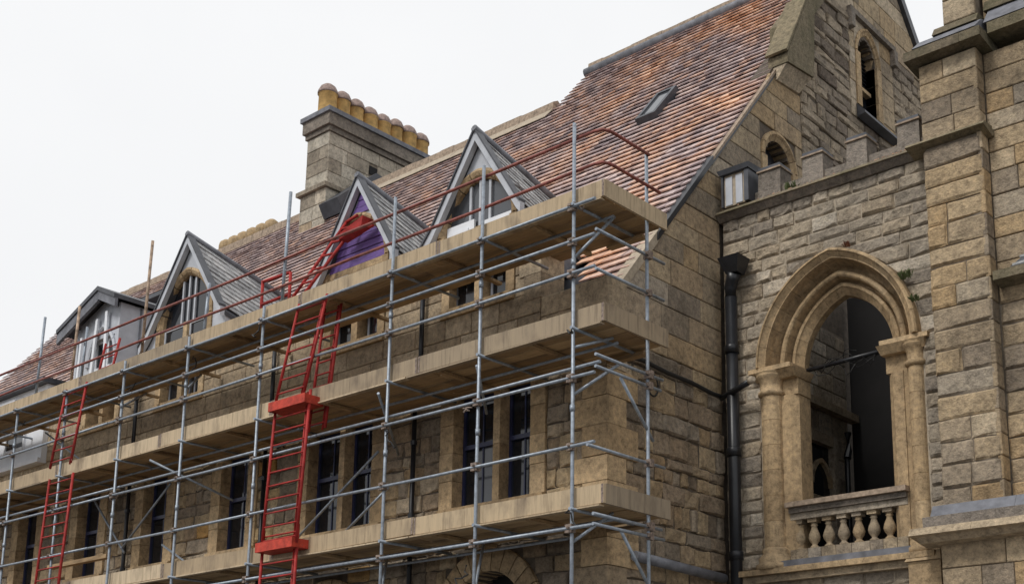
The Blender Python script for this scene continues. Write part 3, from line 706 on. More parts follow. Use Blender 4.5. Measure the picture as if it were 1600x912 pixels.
        for xq in (-.22, 0, .22): mb.prism([(wc + xq - .025, zt_), (wc + xq + .025, zt_), (wc + xq + .025, zs + arch_top(ww, ri, 0, abs(xq) + .025)), (wc + xq - .025, zs + arch_top(ww, ri, 0, abs(xq) + .025))], ff, .004, .04)
        mb.build('tracery_bar', 'grey', dm)
    if white:
        for sg, hh in ((-1, .95), (1, .86)):
            x0, x1 = sorted((wc + sg * .10, wc + sg * (ww - .02))); mb = MB()
            mb.box(x0, x1, YD + .03, YD + .07, 9.3, 9.3 + hh).box(x0 + .12, x1 - .12, YD + .012, YD + .03, 9.4, 9.3 + hh - .12)
            mb.build('white_shutter', 'white', dm)
    return dm
dormer(DORM[0], 'slate-roofed dormer nearest the gable with white boards in its window', white=True)
dormer(DORM[1], 'dormer with its pointed head boarded up in purple', boards='purple', white=True)
dormer(DORM[2], 'widest slate-roofed gabled dormer with pointed stone window')
for d_, x_ in ((0, -12.0), (1, -14.95)):                         # lead valley between dormers
    MB().hexa([(x_ - .02, 13.1, 9.30), (x_ + .1, 13.1, 9.30), (x_ + .1, 13.5, 9.35), (x_ - .02, 13.5, 9.35), (x_ - .02, 13.1, 9.5), (x_ + .1, 13.1, 9.42), (x_ + .1, 13.5, 9.55), (x_ - .02, 13.5, 9.6)]).build('lead_valley', 'leaddk', bld)

# pedimented lead dormer
d4 = MB(); y0 = YW - .25
ax, az, lx, lz, rx, rz = -25.05, 12.0, -26.75, 11.36, -24.30, 11.66
def slab(mb, x0, z0, x1, z1, t, ya, yb_): mb.hexa([(x0, ya, z0 - t), (x1, ya, z1 - t), (x1, yb_, z1 - t), (x0, yb_, z0 - t), (x0, ya, z0), (x1, ya, z1), (x1, yb_, z1), (x0, yb_, z0)])
slab(d4, lx, lz, ax, az, .10, y0, 16.4); slab(d4, ax, az, rx, rz, .10, y0, 16.4)
d4 = d4.build('dormer', 'leaddk', bld); d4['label'] = 'lead-clad dormer with a broad low pediment roof near the far end'
fas = MB(); slab(fas, lx, lz - .101, ax, az - .101, .24, y0 + .03, y0 + .10); slab(fas, ax, az - .101, rx, rz - .101, .2, y0 + .03, y0 + .10); fas.build('fascia', 'lead', d4)
MB().prism([(-26.2, 9.4), (-25.62, 9.4), (-25.62, 10.9), (-24.68, 10.9), (-24.68, 9.4), (-24.55, 9.4), (-24.55, 11.45), (ax, 11.8), (-26.2, 11.4)], FRONT(YW + .05), -.2, 0).build('dormer_front', 'grey', d4)
B('cheek', 'grey', d4, -24.55, -24.47, YW + .02, 16.0, 9.4, 11.56); B('cheek', 'grey', d4, -26.28, -26.2, YW + .02, 16.0, 9.4, 11.30)
for q in range(4): MB().path([(-24.455, YW + .5 + q * .62, 9.45), (-24.455, YW + .5 + q * .62, 11.54)], .022, 6).build('lead_roll', 'lead', d4)
for x0, x1 in ((-25.62, -25.18), (-25.12, -24.68)): sash('casement', x0, x1, 9.42, 10.9, YW + .14, 'white', 'glass', d4, True, 0)
voussoirs(d4, FRONT(YW + .05), -25.15, 10.3, .62, .9, [(0, -.02), (0, .04), (.05, .06), (.09, .03), (.09, -.05)], 9, 'grey', 'surround_board')
for x_, w_, zt_, ln in ((-25.48, .09, 11.35, .10), (-24.86, .10, 11.45, -.14), (-26.05, .08, 11.05, .05)):
    MB().hexa([(x_, YW - .06, 9.42), (x_ + w_, YW - .06, 9.42), (x_ + w_, YW - .02, 9.42), (x_, YW - .02, 9.42), (x_ + ln, YW - .05, zt_), (x_ + w_ + ln, YW - .05, zt_), (x_ + w_ + ln, YW - .01, zt_), (x_ + ln, YW - .01, zt_)]).build('loose_board', 'white', d4)
# flat lead dormer higher on the slope
fd = MB(); fd.box(-31.6, -26.9, 17.0, 18.4, 12.3, 14.0); fd = fd.build('dormer', 'lead', bld); fd['label'] = 'flat-topped lead box dormer high on the roof behind the pediment dormer'
B('flat_roof', 'leaddk', fd, -31.8, -26.8, 16.75, 18.6, 14.004, 14.12)
B('dark_panel', 'leaddk', fd, -29.2, -27.2, 16.96, 16.998, 12.9, 13.7)
# white rendered bay at the far end
wb = MB(); wb.box(-32.5, -27.15, YW - .12, 15.9, 8.35, 10.2); wb = wb.build('rendered_bay', 'render', bld); wb['label'] = 'white rendered bay with small windows at the far end'
B('flat_roof', 'leaddk', wb, -32.6, -27.05, YW - .3, 15.95, 10.204, 10.32)
for x0, x1, z0, z1 in ((-28.9, -27.95, 8.78, 9.2), (-28.2, -27.5, 9.5, 9.98), (-29.4, -28.6, 9.45, 10.1), (-30.6, -29.9, 8.8, 9.8)): sash('casement', x0, x1, z0, z1, YW - .17, 'white', 'glass', wb, False, 1)
for q in range(2): B('fascia_board', 'white', wb, -32.5, -27.15, YW - .19 - .0 * q, YW - .125, 8.36 + q * 1.0, 8.46 + q * 1.0)

# ---- chimney
ch = MB().box(-26.93, -26.02, 19.63, 23.55, 15.2, 18.92).box(-27.01, -25.94, 19.55, 23.63, 15.0, 17.2).build('chimney', 'mortar', bld)
P = Pieces('chimney_stone', 'chim', ch, 300)
for fr, u0, u1, zlo, zhi, e in ((FRONT(19.6), -26.96, -25.99, 17.3, 18.92, 0), (SIDE(-25.99), 19.6, 23.58, 17.3, 18.92, 0), (FRONT(19.52), -27.04, -25.91, 15.6, 17.18, 0), (SIDE(-25.91), 19.52, 23.66, 15.6, 17.18, 0)):
    fill(P, fr, zlo, zhi, (.32, .42), (.5, .95), cutseg(u0, u1, [(21.05, 21.35, 18.2, 18.45)] if fr.N.x > .5 else []), 'ashlar', (-.004, .006), .006)
P.finish()
B('string_course', 'chim', ch, -27.12, -25.83, 19.42, 23.75, 17.18, 17.3)
B('flue_hole', 'void', ch, -26.0, -25.985, 21.06, 21.34, 18.2, 18.45)
B('cap_course', 'parapet', ch, -27.0, -25.93, 19.55, 23.66, 18.92, 19.07); B('cap_course', 'parapet', ch, -27.05, -25.86, 19.48, 23.72, 19.074, 19.42); B('cap_course', 'lead', ch, -27.10, -25.80, 19.42, 23.78, 19.424, 19.56)
for i in range(8):
    yy = 19.85 + i * .50; rr_ = .258 * R.uniform(.94, 1.04); hp = R.uniform(-.05, .03)
    pt = MB().lathe((-26.47 + R.uniform(-.02, .02), yy, 19.56), [(rr_ * .92, 0), (rr_, .06), (rr_ * .97, .68 + hp), (rr_ * 1.04, .69 + hp), (rr_ * 1.04, .70 + hp)], 18).build('chimney_pot', 'pot', ch, smooth=True)
    mb = MB().lathe((-26.47, yy, 20.26 + hp), [(rr_ * 1.1, 0), (rr_ * 1.1, .05), (rr_ * 1.02, .12), (rr_ * .82, .23), (rr_ * .45, .31), (.02, .335)], 18).build('pot_cap', 'potcap', ch, smooth=True)
MB().prism([(19.3, 16.55), (20.6, 17.75), (21.2, 17.65), (21.2, 17.2), (19.5, 16.2)], YZ, -25.9, -25.1).build('lead_saddle', 'leaddk', bld)
# distant stack behind the ridge
c2 = B('chimney', 'chim', bld, -34.8, -31.6, 21.7, 22.4, 15, 18.35); c2['label'] = 'low far chimney stack with a row of stubby pots behind the ridge'
for i in range(6):
    xx = -34.45 + i * .5; mb = MB().lathe((xx, 22.05, 18.35), [(.25, 0), (.25, .3), (.22, .42), (.1, .52), (.02, .54)], 12).build('chimney_pot', 'oldpot', c2, smooth=True)

# ------------------------------------------------------------------ arched wing
wing = thing('arched_wing', (-8.9, 17.5, 0), 'stone wing with a pointed arch, balustrade and battlemented parapet', 'building')
YB = 16.1; WF = FRONT(YB)
AC, AZ, AW, AH = -8.65, 7.76, 1.37, 1.67
XT = -6.95                                          # meets the tower
ins = .50
ah = arch_holes(AC, AW - .06, arch_top(AW, AH, .06, 0), 4.62, AZ, 80)
wwall = wall_columns(WF, [XC + .06, XT], 0, lambda u: 10.5, ah, -.50, -.03).build('wing_wall', 'mortar_pale', wing)
def wsegs(a, b):
    if b <= 4.40: return [(XC + .06, XC + .06, XT, XT)]
    if a < AZ - .02:
        return [(XC + .06, XC + .06, AC - AW - .02, AC - AW - .02), (AC + AW + .02, AC + AW + .02, XT, XT)]
    ha, hb = arch_half(AW, AH, 0, a - AZ), arch_half(AW, AH, 0, b - AZ)
    if ha <= 0: return [(XC + .06, XC + .06, XT, XT)]
    return [(XC + .06, XC + .06, AC - ha, AC - hb), (AC + ha, AC + hb, XT, XT)]
P = Pieces('wall_stone', 'wingstone', wwall, 300)
fill(P, WF, 2.6, 10.48, (.19, .27), (.26, .55), wsegs, 'rock', (-.008, .022), .010, (4.40, AZ, AZ + AH))
P.finish()
arch = MB().box(AC - AW - .14, AC - AW + .62, YB - .14, YB + .50, AZ - .075, AZ - .002).box(AC + AW - .62, AC + AW + .14, YB - .10, YB + .50, AZ - .075, AZ - .002).build('arch', 'dressed', wing)
prof = [(0, -.50), (0, .13), (.02, .165), (.05, .17), (.055, .145), (.13, .08), (.145, .08), (.15, .02), (.155, -.10), (.18, -.19), (.215, -.245), (.255, -.265), (.275, -.25), (.28, -.20), (.285, -.13), (.305, -.105), (.345, -.10), (.37, -.12), (.38, -.16), (.385, -.27), (.40, -.31), (.425, -.32), (.43, -.28), (.44, -.24), (.465, -.225), (.495, -.235), (.505, -.26), (.60, -.36), (.60, -.50)]
voussoirs(arch, WF, AC, AZ, AW, AH, prof, 13, 'dressed', 'voussoir', .0006, 5)
# responds: clustered shafts with capitals and bases
def respond(sg):
    shafts = [(AW - .17, -.05, .17)] if sg < 0 else [(AW - .12, -.06, .125)]
    blk = MB(); xa, xb = sorted((AC + sg * (AW + .02), AC + sg * (AW - .34))); blk.box(xa, xb, YB + .08, YB + .5, 4.62, AZ - .46)
    xa, xb = sorted((AC + sg * (AW - .34), AC + sg * (AW - .60))); c_ = .07 * sg
    blk.prism([(AC + sg * (AW - .335), YB + .06), (AC + sg * (AW - .50), YB + .06), (AC + sg * (AW - .60), YB + .16), (AC + sg * (AW - .60), YB + .5), (AC + sg * (AW - .335), YB + .5)], lambda u, v, d: (u, v, d), 4.62, AZ - .46)
    jb = blk.build('jamb_pier', 'dressed', arch)
    for (o, d, r) in shafts:
        z0 = 4.90
        cx_, cy_ = AC + sg * o, YB - d
        for q in range(6):
            z1 = z0 + (AZ - .46 - 4.90) / 6
            MB().lathe((cx_, cy_, z0), [(r - .006, 0), (r, .006), (r, z1 - z0 - .006), (r - .006, z1 - z0)], 20).build('shaft_drum', 'dressed', arch, smooth=False); z0 = z1
        MB().lathe((cx_, cy_, 4.55), [(r + .14, 0), (r + .14, .08), (r + .09, .12), (r + .10, .18), (r + .03, .26), (r + .05, .30), (r + .01, .35)], 20).build('shaft_base', 'dressed', arch, smooth=True)
        MB().lathe((cx_, cy_, AZ - .46), [(r + .005, 0), (r + .045, .03), (r + .045, .07), (r + .005, .10), (r + .01, .22), (r + .04, .28), (r + .07, .32), (r + .07, .34), (r + .05, .345), (r + .09, .37), (r + .09, .385)], 20).build('capital', 'dressed', arch, smooth=True)
respond(-1); respond(1)
for sg in (-1, 1):
    xa, xb = sorted((AC + sg * (AW + .04), AC + sg * (AW - .62)))
    MB().box(xa, xb, YB + .10, YB + .48, AZ - .458, AZ - .08).build('capital_block', 'dressed', arch)
    MB().hexa([(xa - .02, YB - .02, AZ - .20), (xb + .02, YB - .02, AZ - .20), (xb + .02, YB + .46, AZ - .20), (xa - .02, YB + .46, AZ - .20), (xa - .05, YB - .12, AZ - .078), (xb + .05, YB - .12, AZ - .078), (xb + .08, YB + .47, AZ - .078), (xa - .08, YB + .47, AZ - .078)]).build('abacus', 'dressed', arch)
# balustrade
bal = B('balustrade', 'parapet', wing, AC - AW + .44, AC + AW - .36, YB + .0, YB + .34, 5.40, 5.48); bx0, bx1 = AC - AW + .44, AC + AW - .36
B('top_rail', 'straw', bal, bx0 - .03, bx1 + .03, YB - .07, YB + .40, 5.484, 5.56)
B('rail_moulding', 'ashlar', bal, bx0, bx1, YB + .05, YB + .30, 5.30, 5.396)
nb = 8
for i in range(nb):
    xx = bx0 + .10 + (bx1 - bx0 - .20) * i / (nb - 1)
    b_ = MB().lathe((xx, YB + .16, 4.84), [(.072, 0), (.072, .03), (.044, .05), (.042, .07), (.08, .12), (.094, .17), (.08, .23), (.05, .30), (.042, .34), (.06, .36), (.042, .375), (.06, .40)], 14).build('baluster', 'ashlar', bal, smooth=True)
    B('baluster_block', 'ashlar', bal, xx - .075, xx + .075, YB + .085, YB + .235, 5.24, 5.298)
x = bx0
while x < bx1 - .02:
    x2 = min(x + R.uniform(.2, .32), bx1); B('plinth_block', 'ashlar', bal, x + .004, x2 - .004, YB + .02, YB + .32, 4.62 + .06, 4.835); x = x2
B('lead_sill', 'lead', wing, bx0 - .1, bx1 + .1, YB - .14, YB + .5, 4.56, 4.66)
B('sill_course', 'dressed', wing, XC + .30, AC + AW + .12, YB - .22, YB + .02, 4.47, 4.556); B('sill_course', 'ashlar', wing, XC + .36, AC + AW + .08, YB - .13, YB + .02, 4.36, 4.466)
# room behind the arch
room = MB().box(XC + .10, XT, YB + .5, 24.0, 4.4, 4.6).build('loggia_floor', 'plaster', wing)
B('loggia_ceiling', 'plaster', wing, -9.1, XT + .3, YB + .5, 24.0, 9.55, 9.75)  # stops short: gap added so sky light reaches the left wall
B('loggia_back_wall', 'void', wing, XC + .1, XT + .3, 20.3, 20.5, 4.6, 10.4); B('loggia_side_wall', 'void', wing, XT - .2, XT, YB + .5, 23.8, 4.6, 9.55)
lw_ = B('loggia_left_wall', 'mortar', wing, XC + .03, XC + .09, YB + .5, 20.1, 4.6, 9.55)
P = Pieces('wall_stone', 'wingstone', lw_, 120)
LS = SIDE(XC + .12)
fill(P, LS, 8.05, 9.5, (.28, .36), (.4, .7), cutseg(YB + .52, 20.1, []), 'ashlar', (-.004, .004), .006)
fill(P, LS, 4.62, 7.9, (.30, .38), (.4, .7), cutseg(YB + .52, 20.1, [(17.6, 19.5, 4.6, 7.45)]), 'ashlar', (-.004, .004), .006, (7.45,))
P.finish()
MB().prism([(YB + .52, 7.9), (20.25, 7.9), (20.25, 8.04), (YB + .52, 8.04)], LS, -.02, .16).build('string_course', 'ashlar', wing)
iw = MB().prism([(17.75, 5.3), (19.35, 5.3), (19.35, 7.4), (17.75, 7.4)], LS, -.05, -.02).build('inner_window', 'glass', wing)
for u0, u1, z0, z1, d in ((17.6, 17.75, 4.9, 7.45, .1), (19.35, 19.5, 4.9, 7.45, .1), (17.75, 19.35, 7.25, 7.45, .1), (18.5, 18.6, 5.3, 7.25, .06), (17.75, 19.35, 6.2, 6.29, .07), (17.75, 19.35, 5.05, 5.3, .12)):
    MB().prism([(u0, z0), (u1, z0), (u1, z1), (u0, z1)], LS, -.02, d).build('window_frame', 'ashlar', iw)
voussoirs(iw, LS, 19.0, 6.5, .38, .5, [(0, -.02), (0, .05), (.07, .05), (.07, -.02)], 5, 'ashlar', 'tracery')
T('inner_downpipe', 'iron', wing, (XC + .3, 19.68, 4.6), (XC + .3, 19.68, 7.1), .05)
MB().path([(XC + .3, 19.68, 7.1), (XC + .3, 19.75, 7.25), (XC + .3, 19.75, 7.6)], .07, 8).build('inner_hopper', 'iron', wing)
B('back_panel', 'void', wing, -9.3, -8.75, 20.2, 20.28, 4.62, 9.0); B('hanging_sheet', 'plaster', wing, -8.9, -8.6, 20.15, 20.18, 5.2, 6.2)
B('added_light_gap_edge', 'plaster', wing, -9.1, -9.0, YB + .5, 20.3, 9.755, 10.44)  # rim of the gap added to let light in
# tie bar with loose wires
tb = tag(MB().path([(AC - .83, YB + .40, 7.74), (AC + .72, YB + .40, 7.80)], .035, 8).build('tie_bar', 'iron', smooth=True), 'black iron bar across the pointed arch at springing height', 'bar')
for i in range(9):
    x0 = AC - .8 + R.uniform(0, 1.1); L_ = R.uniform(.15, .55); sg_ = R.uniform(.06, .28); tw_ = R.uniform(0, 6); up_ = R.uniform(-.05, .14)
    p = [(x0 + L_ * q / 11 + .02 * math.sin(q * 1.3 + tw_), YB + .40 + .05 * math.sin(q * .8 + tw_), 7.77 + .03 * (x0 - AC) - sg_ * math.sin(math.pi * q / 11) * (1 if i % 3 else -.6) + up_ * q / 11) for q in range(12)]
    MB().path(p, .006, 5).build('loose_wire', 'rubber', tb)
# cornice and battlements
x = XC + .02
while x < XT - .05:
    x2 = min(x + R.uniform(.8, 1.1), XT)
    MB().prism([(YB - .16, 10.56), (YB + .5, 10.56), (YB + .5, 10.66), (YB - .10, 10.63)], lambda u, v, d: (d, u, v), x + .003, x2 - .003).build('cornice_stone', 'mossy', wing)
    MB().prism([(YB - .03, 10.46), (YB + .3, 10.46), (YB + .3, 10.557), (YB - .13, 10.557)], lambda u, v, d: (d, u, v), x + .003, x2 - .003).build('cornice_stone', 'parapet', wing); x = x2
par = B('parapet', 'parapet', wing, XC + .1, XT, YB + .06, YB + .34, 10.661, 10.84)
B('wing_roof', 'lead', wing, -9.1, XT, YB + .34, 20.5, 10.45, 10.62); B('wing_roof', 'lead', wing, XC + .1, -9.105, YB + .34, YB + .55, 10.45, 10.62)  # left open above the same added light gap
for (xa, xb) in ((-9.98, -9.55), (-9.15, -8.77), (-8.36, -8.0), (-7.5, -7.13)):
    ml = MB().hexa([(xa, YB + .0, 10.662), (xb, YB + .0, 10.662), (xb, YB + .38, 10.662), (xa, YB + .38, 10.662), (xa + .01, YB + .02, 11.13), (xb - .01, YB + .02, 11.13), (xb - .01, YB + .36, 11.13), (xa + .01, YB + .36, 11.13)]).build('merlon', 'parapet', par)
    B('merlon_bed', 'straw', par, xa - .01, xb + .01, YB - .01, YB + .39, 11.133, 11.16); B('merlon_cap', 'leaddk', par, xa + .01, xb - .01, YB + .01, YB + .37, 11.163, 11.215)
db = MB()
for i in range(170):
    xx = R.uniform(XC + .4, XT - .02); s_ = R.uniform(.006, .022)
    if R.random() < .35: xx = R.uniform(-7.9, -7.1)
    yy = YB + R.uniform(-.09, .05); zz = 10.64
    db.hexa([(xx - s_, yy - s_, zz), (xx + s_, yy - s_ * .6, zz), (xx + s_ * .8, yy + s_, zz), (xx - s_, yy + s_ * .7, zz), (xx - s_ * .5, yy - s_ * .5, zz + s_), (xx + s_ * .5, yy - s_ * .4, zz + s_ * 1.3), (xx + s_ * .4, yy + s_ * .5, zz + s_), (xx - s_ * .5, yy + s_ * .4, zz + s_ * .8)])
tag(db.build('mortar_crumbs', 'debris', None, kind='stuff'), 'crumbs of brick and mortar strewn along the parapet ledge')
# lead-hooded vent box beside the gable
vb = thing('vent_box', (-10.33, 16.15, 10.66), 'small white vent box with a dark lead hood at the parapet end', 'vent')
B('panel', 'mortar_pale', vb, -10.56, -10.16, 16.0, 16.4, 10.665, 11.22)
for k in range(2): B('slat', 'grey', vb, -10.53 + k * .2, -10.40 + k * .2, 15.985, 15.999, 10.68, 11.18)
B('side_board', 'leaddk', vb, -10.155, -10.07, 15.96, 16.4, 10.665, 11.215); B('side_board', 'leaddk', vb, -10.60, -10.565, 15.96, 16.4, 10.665, 11.215)
MB().hexa([(-10.62, 15.93, 11.222), (-10.05, 15.93, 11.222), (-10.05, 16.45, 11.222), (-10.62, 16.45, 11.222), (-10.65, 15.90, 11.30), (-10.02, 15.90, 11.30), (-10.02, 16.5, 11.33), (-10.65, 16.5, 11.33)]).build('hood', 'leaddk', vb)

# ------------------------------------------------------------------ tower at the right
tow = thing('stone_tower', (-5, 17, 0), 'rock-faced sandstone tower with corner buttress at the right edge', 'tower')
YT, YM, XB, XR = 15.80, 16.06, -6.08, -3.2
tw = MB().box(-6.93, XB - .03, YT + .03, 18.5, 0, 11.76).box(XB - .03, XR, YM + .03, 18.5, 0, 11.76).build('tower_wall', 'mortar', tow)
P = Pieces('wall_stone', 'towerstone', tw, 300)
fill(P, FRONT(YT), 5.05, 10.40, (.27, .35), (.36, .75), cutseg(-6.96, XB, []), 'rock', (-.004, .018), .008)
fill(P, FRONT(YT), 10.52, 11.76, (.28, .34), (.4, .8), cutseg(-6.96, XB, []), 'ashlar', (-.004, .006), .006)
fill(P, SIDE(XB), 5.05, 11.76, (.30, .34), (.3, .4), cutseg(YT, YM, []), 'ashlar', (-.004, .006), .006)
fill(P, FRONT(YM), 5.05, 8.2, (.27, .35), (.36, .75), cutseg(XB, XR, []), 'rock', (-.006, .018), .008)
fill(P, FRONT(YM), 8.2, 11.76, (.28, .36), (.4, .8), cutseg(XB, XR, []), 'ashlar', (-.004, .012), .008)
fill(P, SIDE(-6.96), 0, .01, (.3, .3), (.3, .4), cutseg(YT, YT + .1, []), 'ashlar', (0, 0), .006)
P.finish()
fill_low = Pieces('plinth_stone', 'towerstone', tw, 120)
fill(fill_low, FRONT(YT - .10), 2.6, 4.58, (.36, .46), (.5, .95), cutseg(-6.98, XR, []), 'ashlar', (-.004, .008), .006); fill_low.finish()
B('lower_wall', 'mortar', tow, -6.96, XR, YT - .07, 18.4, 0, 4.60)
YZd = lambda u, v, d: (d, u, v)
def course(name, mat, poly, x0, x1, parent=tow, step=1.0):
    x = x0
    while x < x1 - .02:
        x2 = min(x + R.uniform(.8, 1.2) * step, x1); MB().prism(poly, YZd, x + .002, x2 - .002).build(name, mat, parent); x = x2
course('string_stone', 'mossy', [(YT - .14, 10.47), (YT + .2, 10.40), (YT + .2, 10.56), (YT - .10, 10.52)], -7.18, XB + .10)
B('string_return', 'mossy', tow, XB + .0, XB + .10, YT + .2, YM + .05, 10.42, 10.52)
course('cap_stone', 'mossy', [(YT - .20, 11.80), (YT + .3, 11.76), (YT + .3, 11.98), (YT - .20, 11.94)], -7.10, XB + .16)
B('cap_return', 'mossy', tow, XB + .003, XB + .16, YT + .3, YM + .3, 11.77, 11.96)
course('lead_weathering', 'lead', [(YT - .16, 11.985), (YT + .3, 11.985), (YT + .3, 12.30), (YT + .10, 12.22)], -6.98, XB + .08)
course('cap_stone', 'mossy', [(YT + .06, 12.225), (YT + .6, 12.30), (YT + .6, 12.42), (YT + .16, 12.38)], -6.75, XB + .02)
B('upper_shaft', 'mortar', tow, -6.60, XB - .06, YT + .22, 18.0, 11.9, 15.0)
P = Pieces('wall_stone', 'towerstone', tw, 60); fill(P, FRONT(YT + .20), 12.42, 15.0, (.34, .4), (.3, .45), cutseg(-6.62, XB - .04, []), 'ashlar', (0, .006), .006); P.finish()
course('cap_stone', 'mossy', [(YM - .20, 11.93), (YM + .3, 11.9), (YM + .3, 12.14), (YM - .20, 12.10)], XB + .17, XR + .1)
course('lead_weathering', 'lead', [(YM - .16, 12.145), (YM + .3, 12.145), (YM + .3, 12.52), (YM + .08, 12.46)], XB + .10, XR + .1)
course('cap_stone', 'mossy', [(YM + .04, 12.465), (YM + .6, 12.52), (YM + .6, 12.68), (YM + .1, 12.64)], XB + .04, XR + .1)
B('upper_wall', 'towerstone', tow, XB, XR, YM + .16, 18.0, 12.3, 15.0)
# plinth with lead weathering
course('plinth_lead', 'lead', [(YT - .30, 4.93), (YT - .02, 4.86), (YT + .02, 5.12), (YT - .20, 5.09)], -7.02, XR)
course('plinth_moulding', 'parapet', [(YT - .33, 4.78), (YT, 4.70), (YT, 4.92), (YT - .33, 4.926)], -7.12, XR)
course('plinth_moulding', 'brown', [(YT - .46, 4.67), (YT, 4.60), (YT, 4.774), (YT - .40, 4.774)], -7.28, XR); course('plinth_moulding', 'brown', [(YT - .28, 4.58), (YT, 4.55), (YT, 4.60), (YT - .38, 4.664)], -7.20, XR)
# pedestal under the right respond
MB().hexa([(-7.60, YB - .24, 4.42), (-7.06, YB - .24, 4.42), (-7.06, YB + .1, 4.42), (-7.60, YB + .1, 4.42), (-7.50, YB - .08, 4.66), (-7.14, YB - .08, 4.66), (-7.14, YB + .1, 4.66), (-7.50, YB + .1, 4.66)]).build('pedestal', 'dressed', wing)
B('pedestal', 'dressed', wing, -7.56, -7.08, YB - .2, YB, 2.6, 4.416)
# lean-to roof stub on the tower
lt = MB()
lt.hexa([(-5.98, YM - .02, 8.30), (XR, YM - .30, 8.30), (XR, YM - .02, 8.30), (-5.98, YM - .018, 8.30), (-5.98, YM - .02, 8.34), (XR, YM - .30, 8.34), (XR, YM - .02, 9.9), (-5.98, YM - .018, 8.36)])
lt = lt.build('lean_to_roof', 'leaddk', tow)
for k in range(7):
    z0 = 8.33 + k * .09; MB().hexa([(-5.96 + k * .11, YM - .02, z0), (XR, YM - .33 + k * .017, z0), (XR, YM - .0, z0 + .05), (-5.96 + k * .11, YM - .0, z0), (-5.96 + k * .11, YM - .02, z0 + .03), (XR, YM - .33 + k * .017, z0 + .03), (XR, YM, z0 + .11), (-5.96 + k * .11, YM, z0 + .04)]).build('slate_course', 'slate', lt)
MB().prism([(YM - .30, 8.16), (YM, 8.12), (YM, 8.29), (YM - .3, 8.29)], YZd, -6.03, XR).build('lean_to_sill', 'mossy', tow)

# ------------------------------------------------------------------ drainage, cable, lamp
dp = thing('drainpipe', (-10.48, 15.92, 4.3), 'tall black cast iron drainpipe with hopper head in the corner', 'drainpipe')
MB().path([(-10.44, 15.94, 2.6), (-10.44, 15.94, 9.05)], .098, 14).build('pipe', 'iron', dp, smooth=True)
MB().path([(-10.44, 15.94, 9.05), (-10.44, 15.93, 9.2), (-10.38, 15.9, 9.32), (-10.33, 15.88, 9.42)], [.10, .102, .105, .12], 14).build('swan_neck', 'iron', dp, smooth=True)
MB().hexa([(-10.43, 15.78, 9.40), (-10.21, 15.78, 9.40), (-10.21, 16.0, 9.40), (-10.43, 16.0, 9.40), (-10.52, 15.68, 9.66), (-10.12, 15.68, 9.66), (-10.12, 16.04, 9.66), (-10.52, 16.04, 9.66)]).build('hopper', 'iron', dp)
for zz in (4.75, 6.4, 8.1): MB().lathe((-10.44, 15.94, zz), [(.118, 0), (.118, .12), (.104, .14)], 14).build('collar', 'iron', dp, smooth=True)
sp = tag(MB().path([(XC + .14, 13.6, 4.53), (XC + .14, 15.85, 4.47)], .075, 10).build('horizontal_pipe', 'lead', smooth=True), 'grey horizontal waste pipe along the foot of the side wall', 'pipe')
pp = [(XC + .10, 13.2, 7.44), (XC + .08, 13.9, 7.50), (XC + .08, 14.5, 7.46), (XC + .08, 15.1, 7.46), (XC + .08, 15.7, 7.42), (XC + .10, 15.95, 7.42)]
tag(MB().path(pp, .035, 8).build('cable', 'rubber', smooth=True), 'thick black cable running along the side wall', 'cable')
cp = [(XC + .07, 14.15 + .13 * math.cos(a * .42), 7.18 + .17 * math.sin(a * .42)) for a in range(31)]
tag(MB().path(cp, .014, 6).build('cable_coil', 'rubber', smooth=True), 'small loop of black cable hanging on the side wall', 'cable')
fl_ = thing('floodlight', (-10.2, 15.8, 7.4), 'floodlight with a pale end on a black arm by the drainpipe', 'light')
MB().path([(XC + .08, 15.95, 7.40), (-10.2, 15.80, 7.46), (-9.98, 15.74, 7.50)], .05, 8).build('arm', 'iron', fl_, smooth=True)
MB().path([(-10.0, 15.74, 7.50), (-9.94, 15.725, 7.51), (-9.90, 15.71, 7.515)], [.055, .062, .04], 10).build('lamp_head', 'mortar_pale', fl_, smooth=True)

# ------------------------------------------------------------------ scaffold
scf = thing('scaffold', (-20, 12.4, 0), 'long tube and board scaffold with three timber decks along the facade', 'scaffold')
LV = [(5.12, 4.87), (7.54, 7.29), (9.27, 9.03)]     # toe board top and bottom
X0, X1 = -9.70, -31.2
PX = [(-10.17, 10.22), (-11.9, 10.15), (-13.82, 10.24), (-17.08, 9.24), (-19.3, 9.2), (-21.45, 9.2), (-23.6, 9.0), (-25.65, 9.0), (-27.7, 9.2), (-29.8, 9.2)]
YO, YI = 11.735, 12.92
ROWZ = [8.97, 8.47, 8.02, 6.57, 5.65, 4.58]
def clamp(c, parent):
    x, y, z_ = c; mb = MB(); s_ = R.uniform(.046, .058)
    mb.box(x - s_, x + s_, y - s_ * .6, y + s_ * .9, z_ - s_, z_ + s_).box(x + s_ * .2, x + s_ * .7, y - s_ * 1.6, y - s_ * .5, z_ - .012, z_ + .012)
    return mb.build('coupler', 'coupler', parent)
for (x, zt_) in PX:
    lean = R.uniform(-.012, .012)
    st = MB().path([(x + lean, YO, .02), (x, YO, zt_)], .0255, 10).build('standard', 'steel', scf, smooth=True)
    B('base_plate', 'steel', st, x - .08, x + .08, YO - .08, YO + .08, .135, .15)
    for z_ in ROWZ:
        if z_ < zt_: clamp((x, YO - .035, z_), st)
    for jz in (R.uniform(6.0, 6.3), R.uniform(8.1, 8.3)): MB().lathe((x, YO, jz), [(.035, 0), (.035, .09)], 10).build('joint_sleeve', 'steel', st, smooth=True)
    for (zt2, zb2) in LV:
        T('transom', 'steel', scf, (x + .05, YO - .1, zb2 - .045), (x + .05, 13.08, zb2 - .045), .024)
xm = [(a[0] + b[0]) / 2 for a, b in zip(PX, PX[1:])]
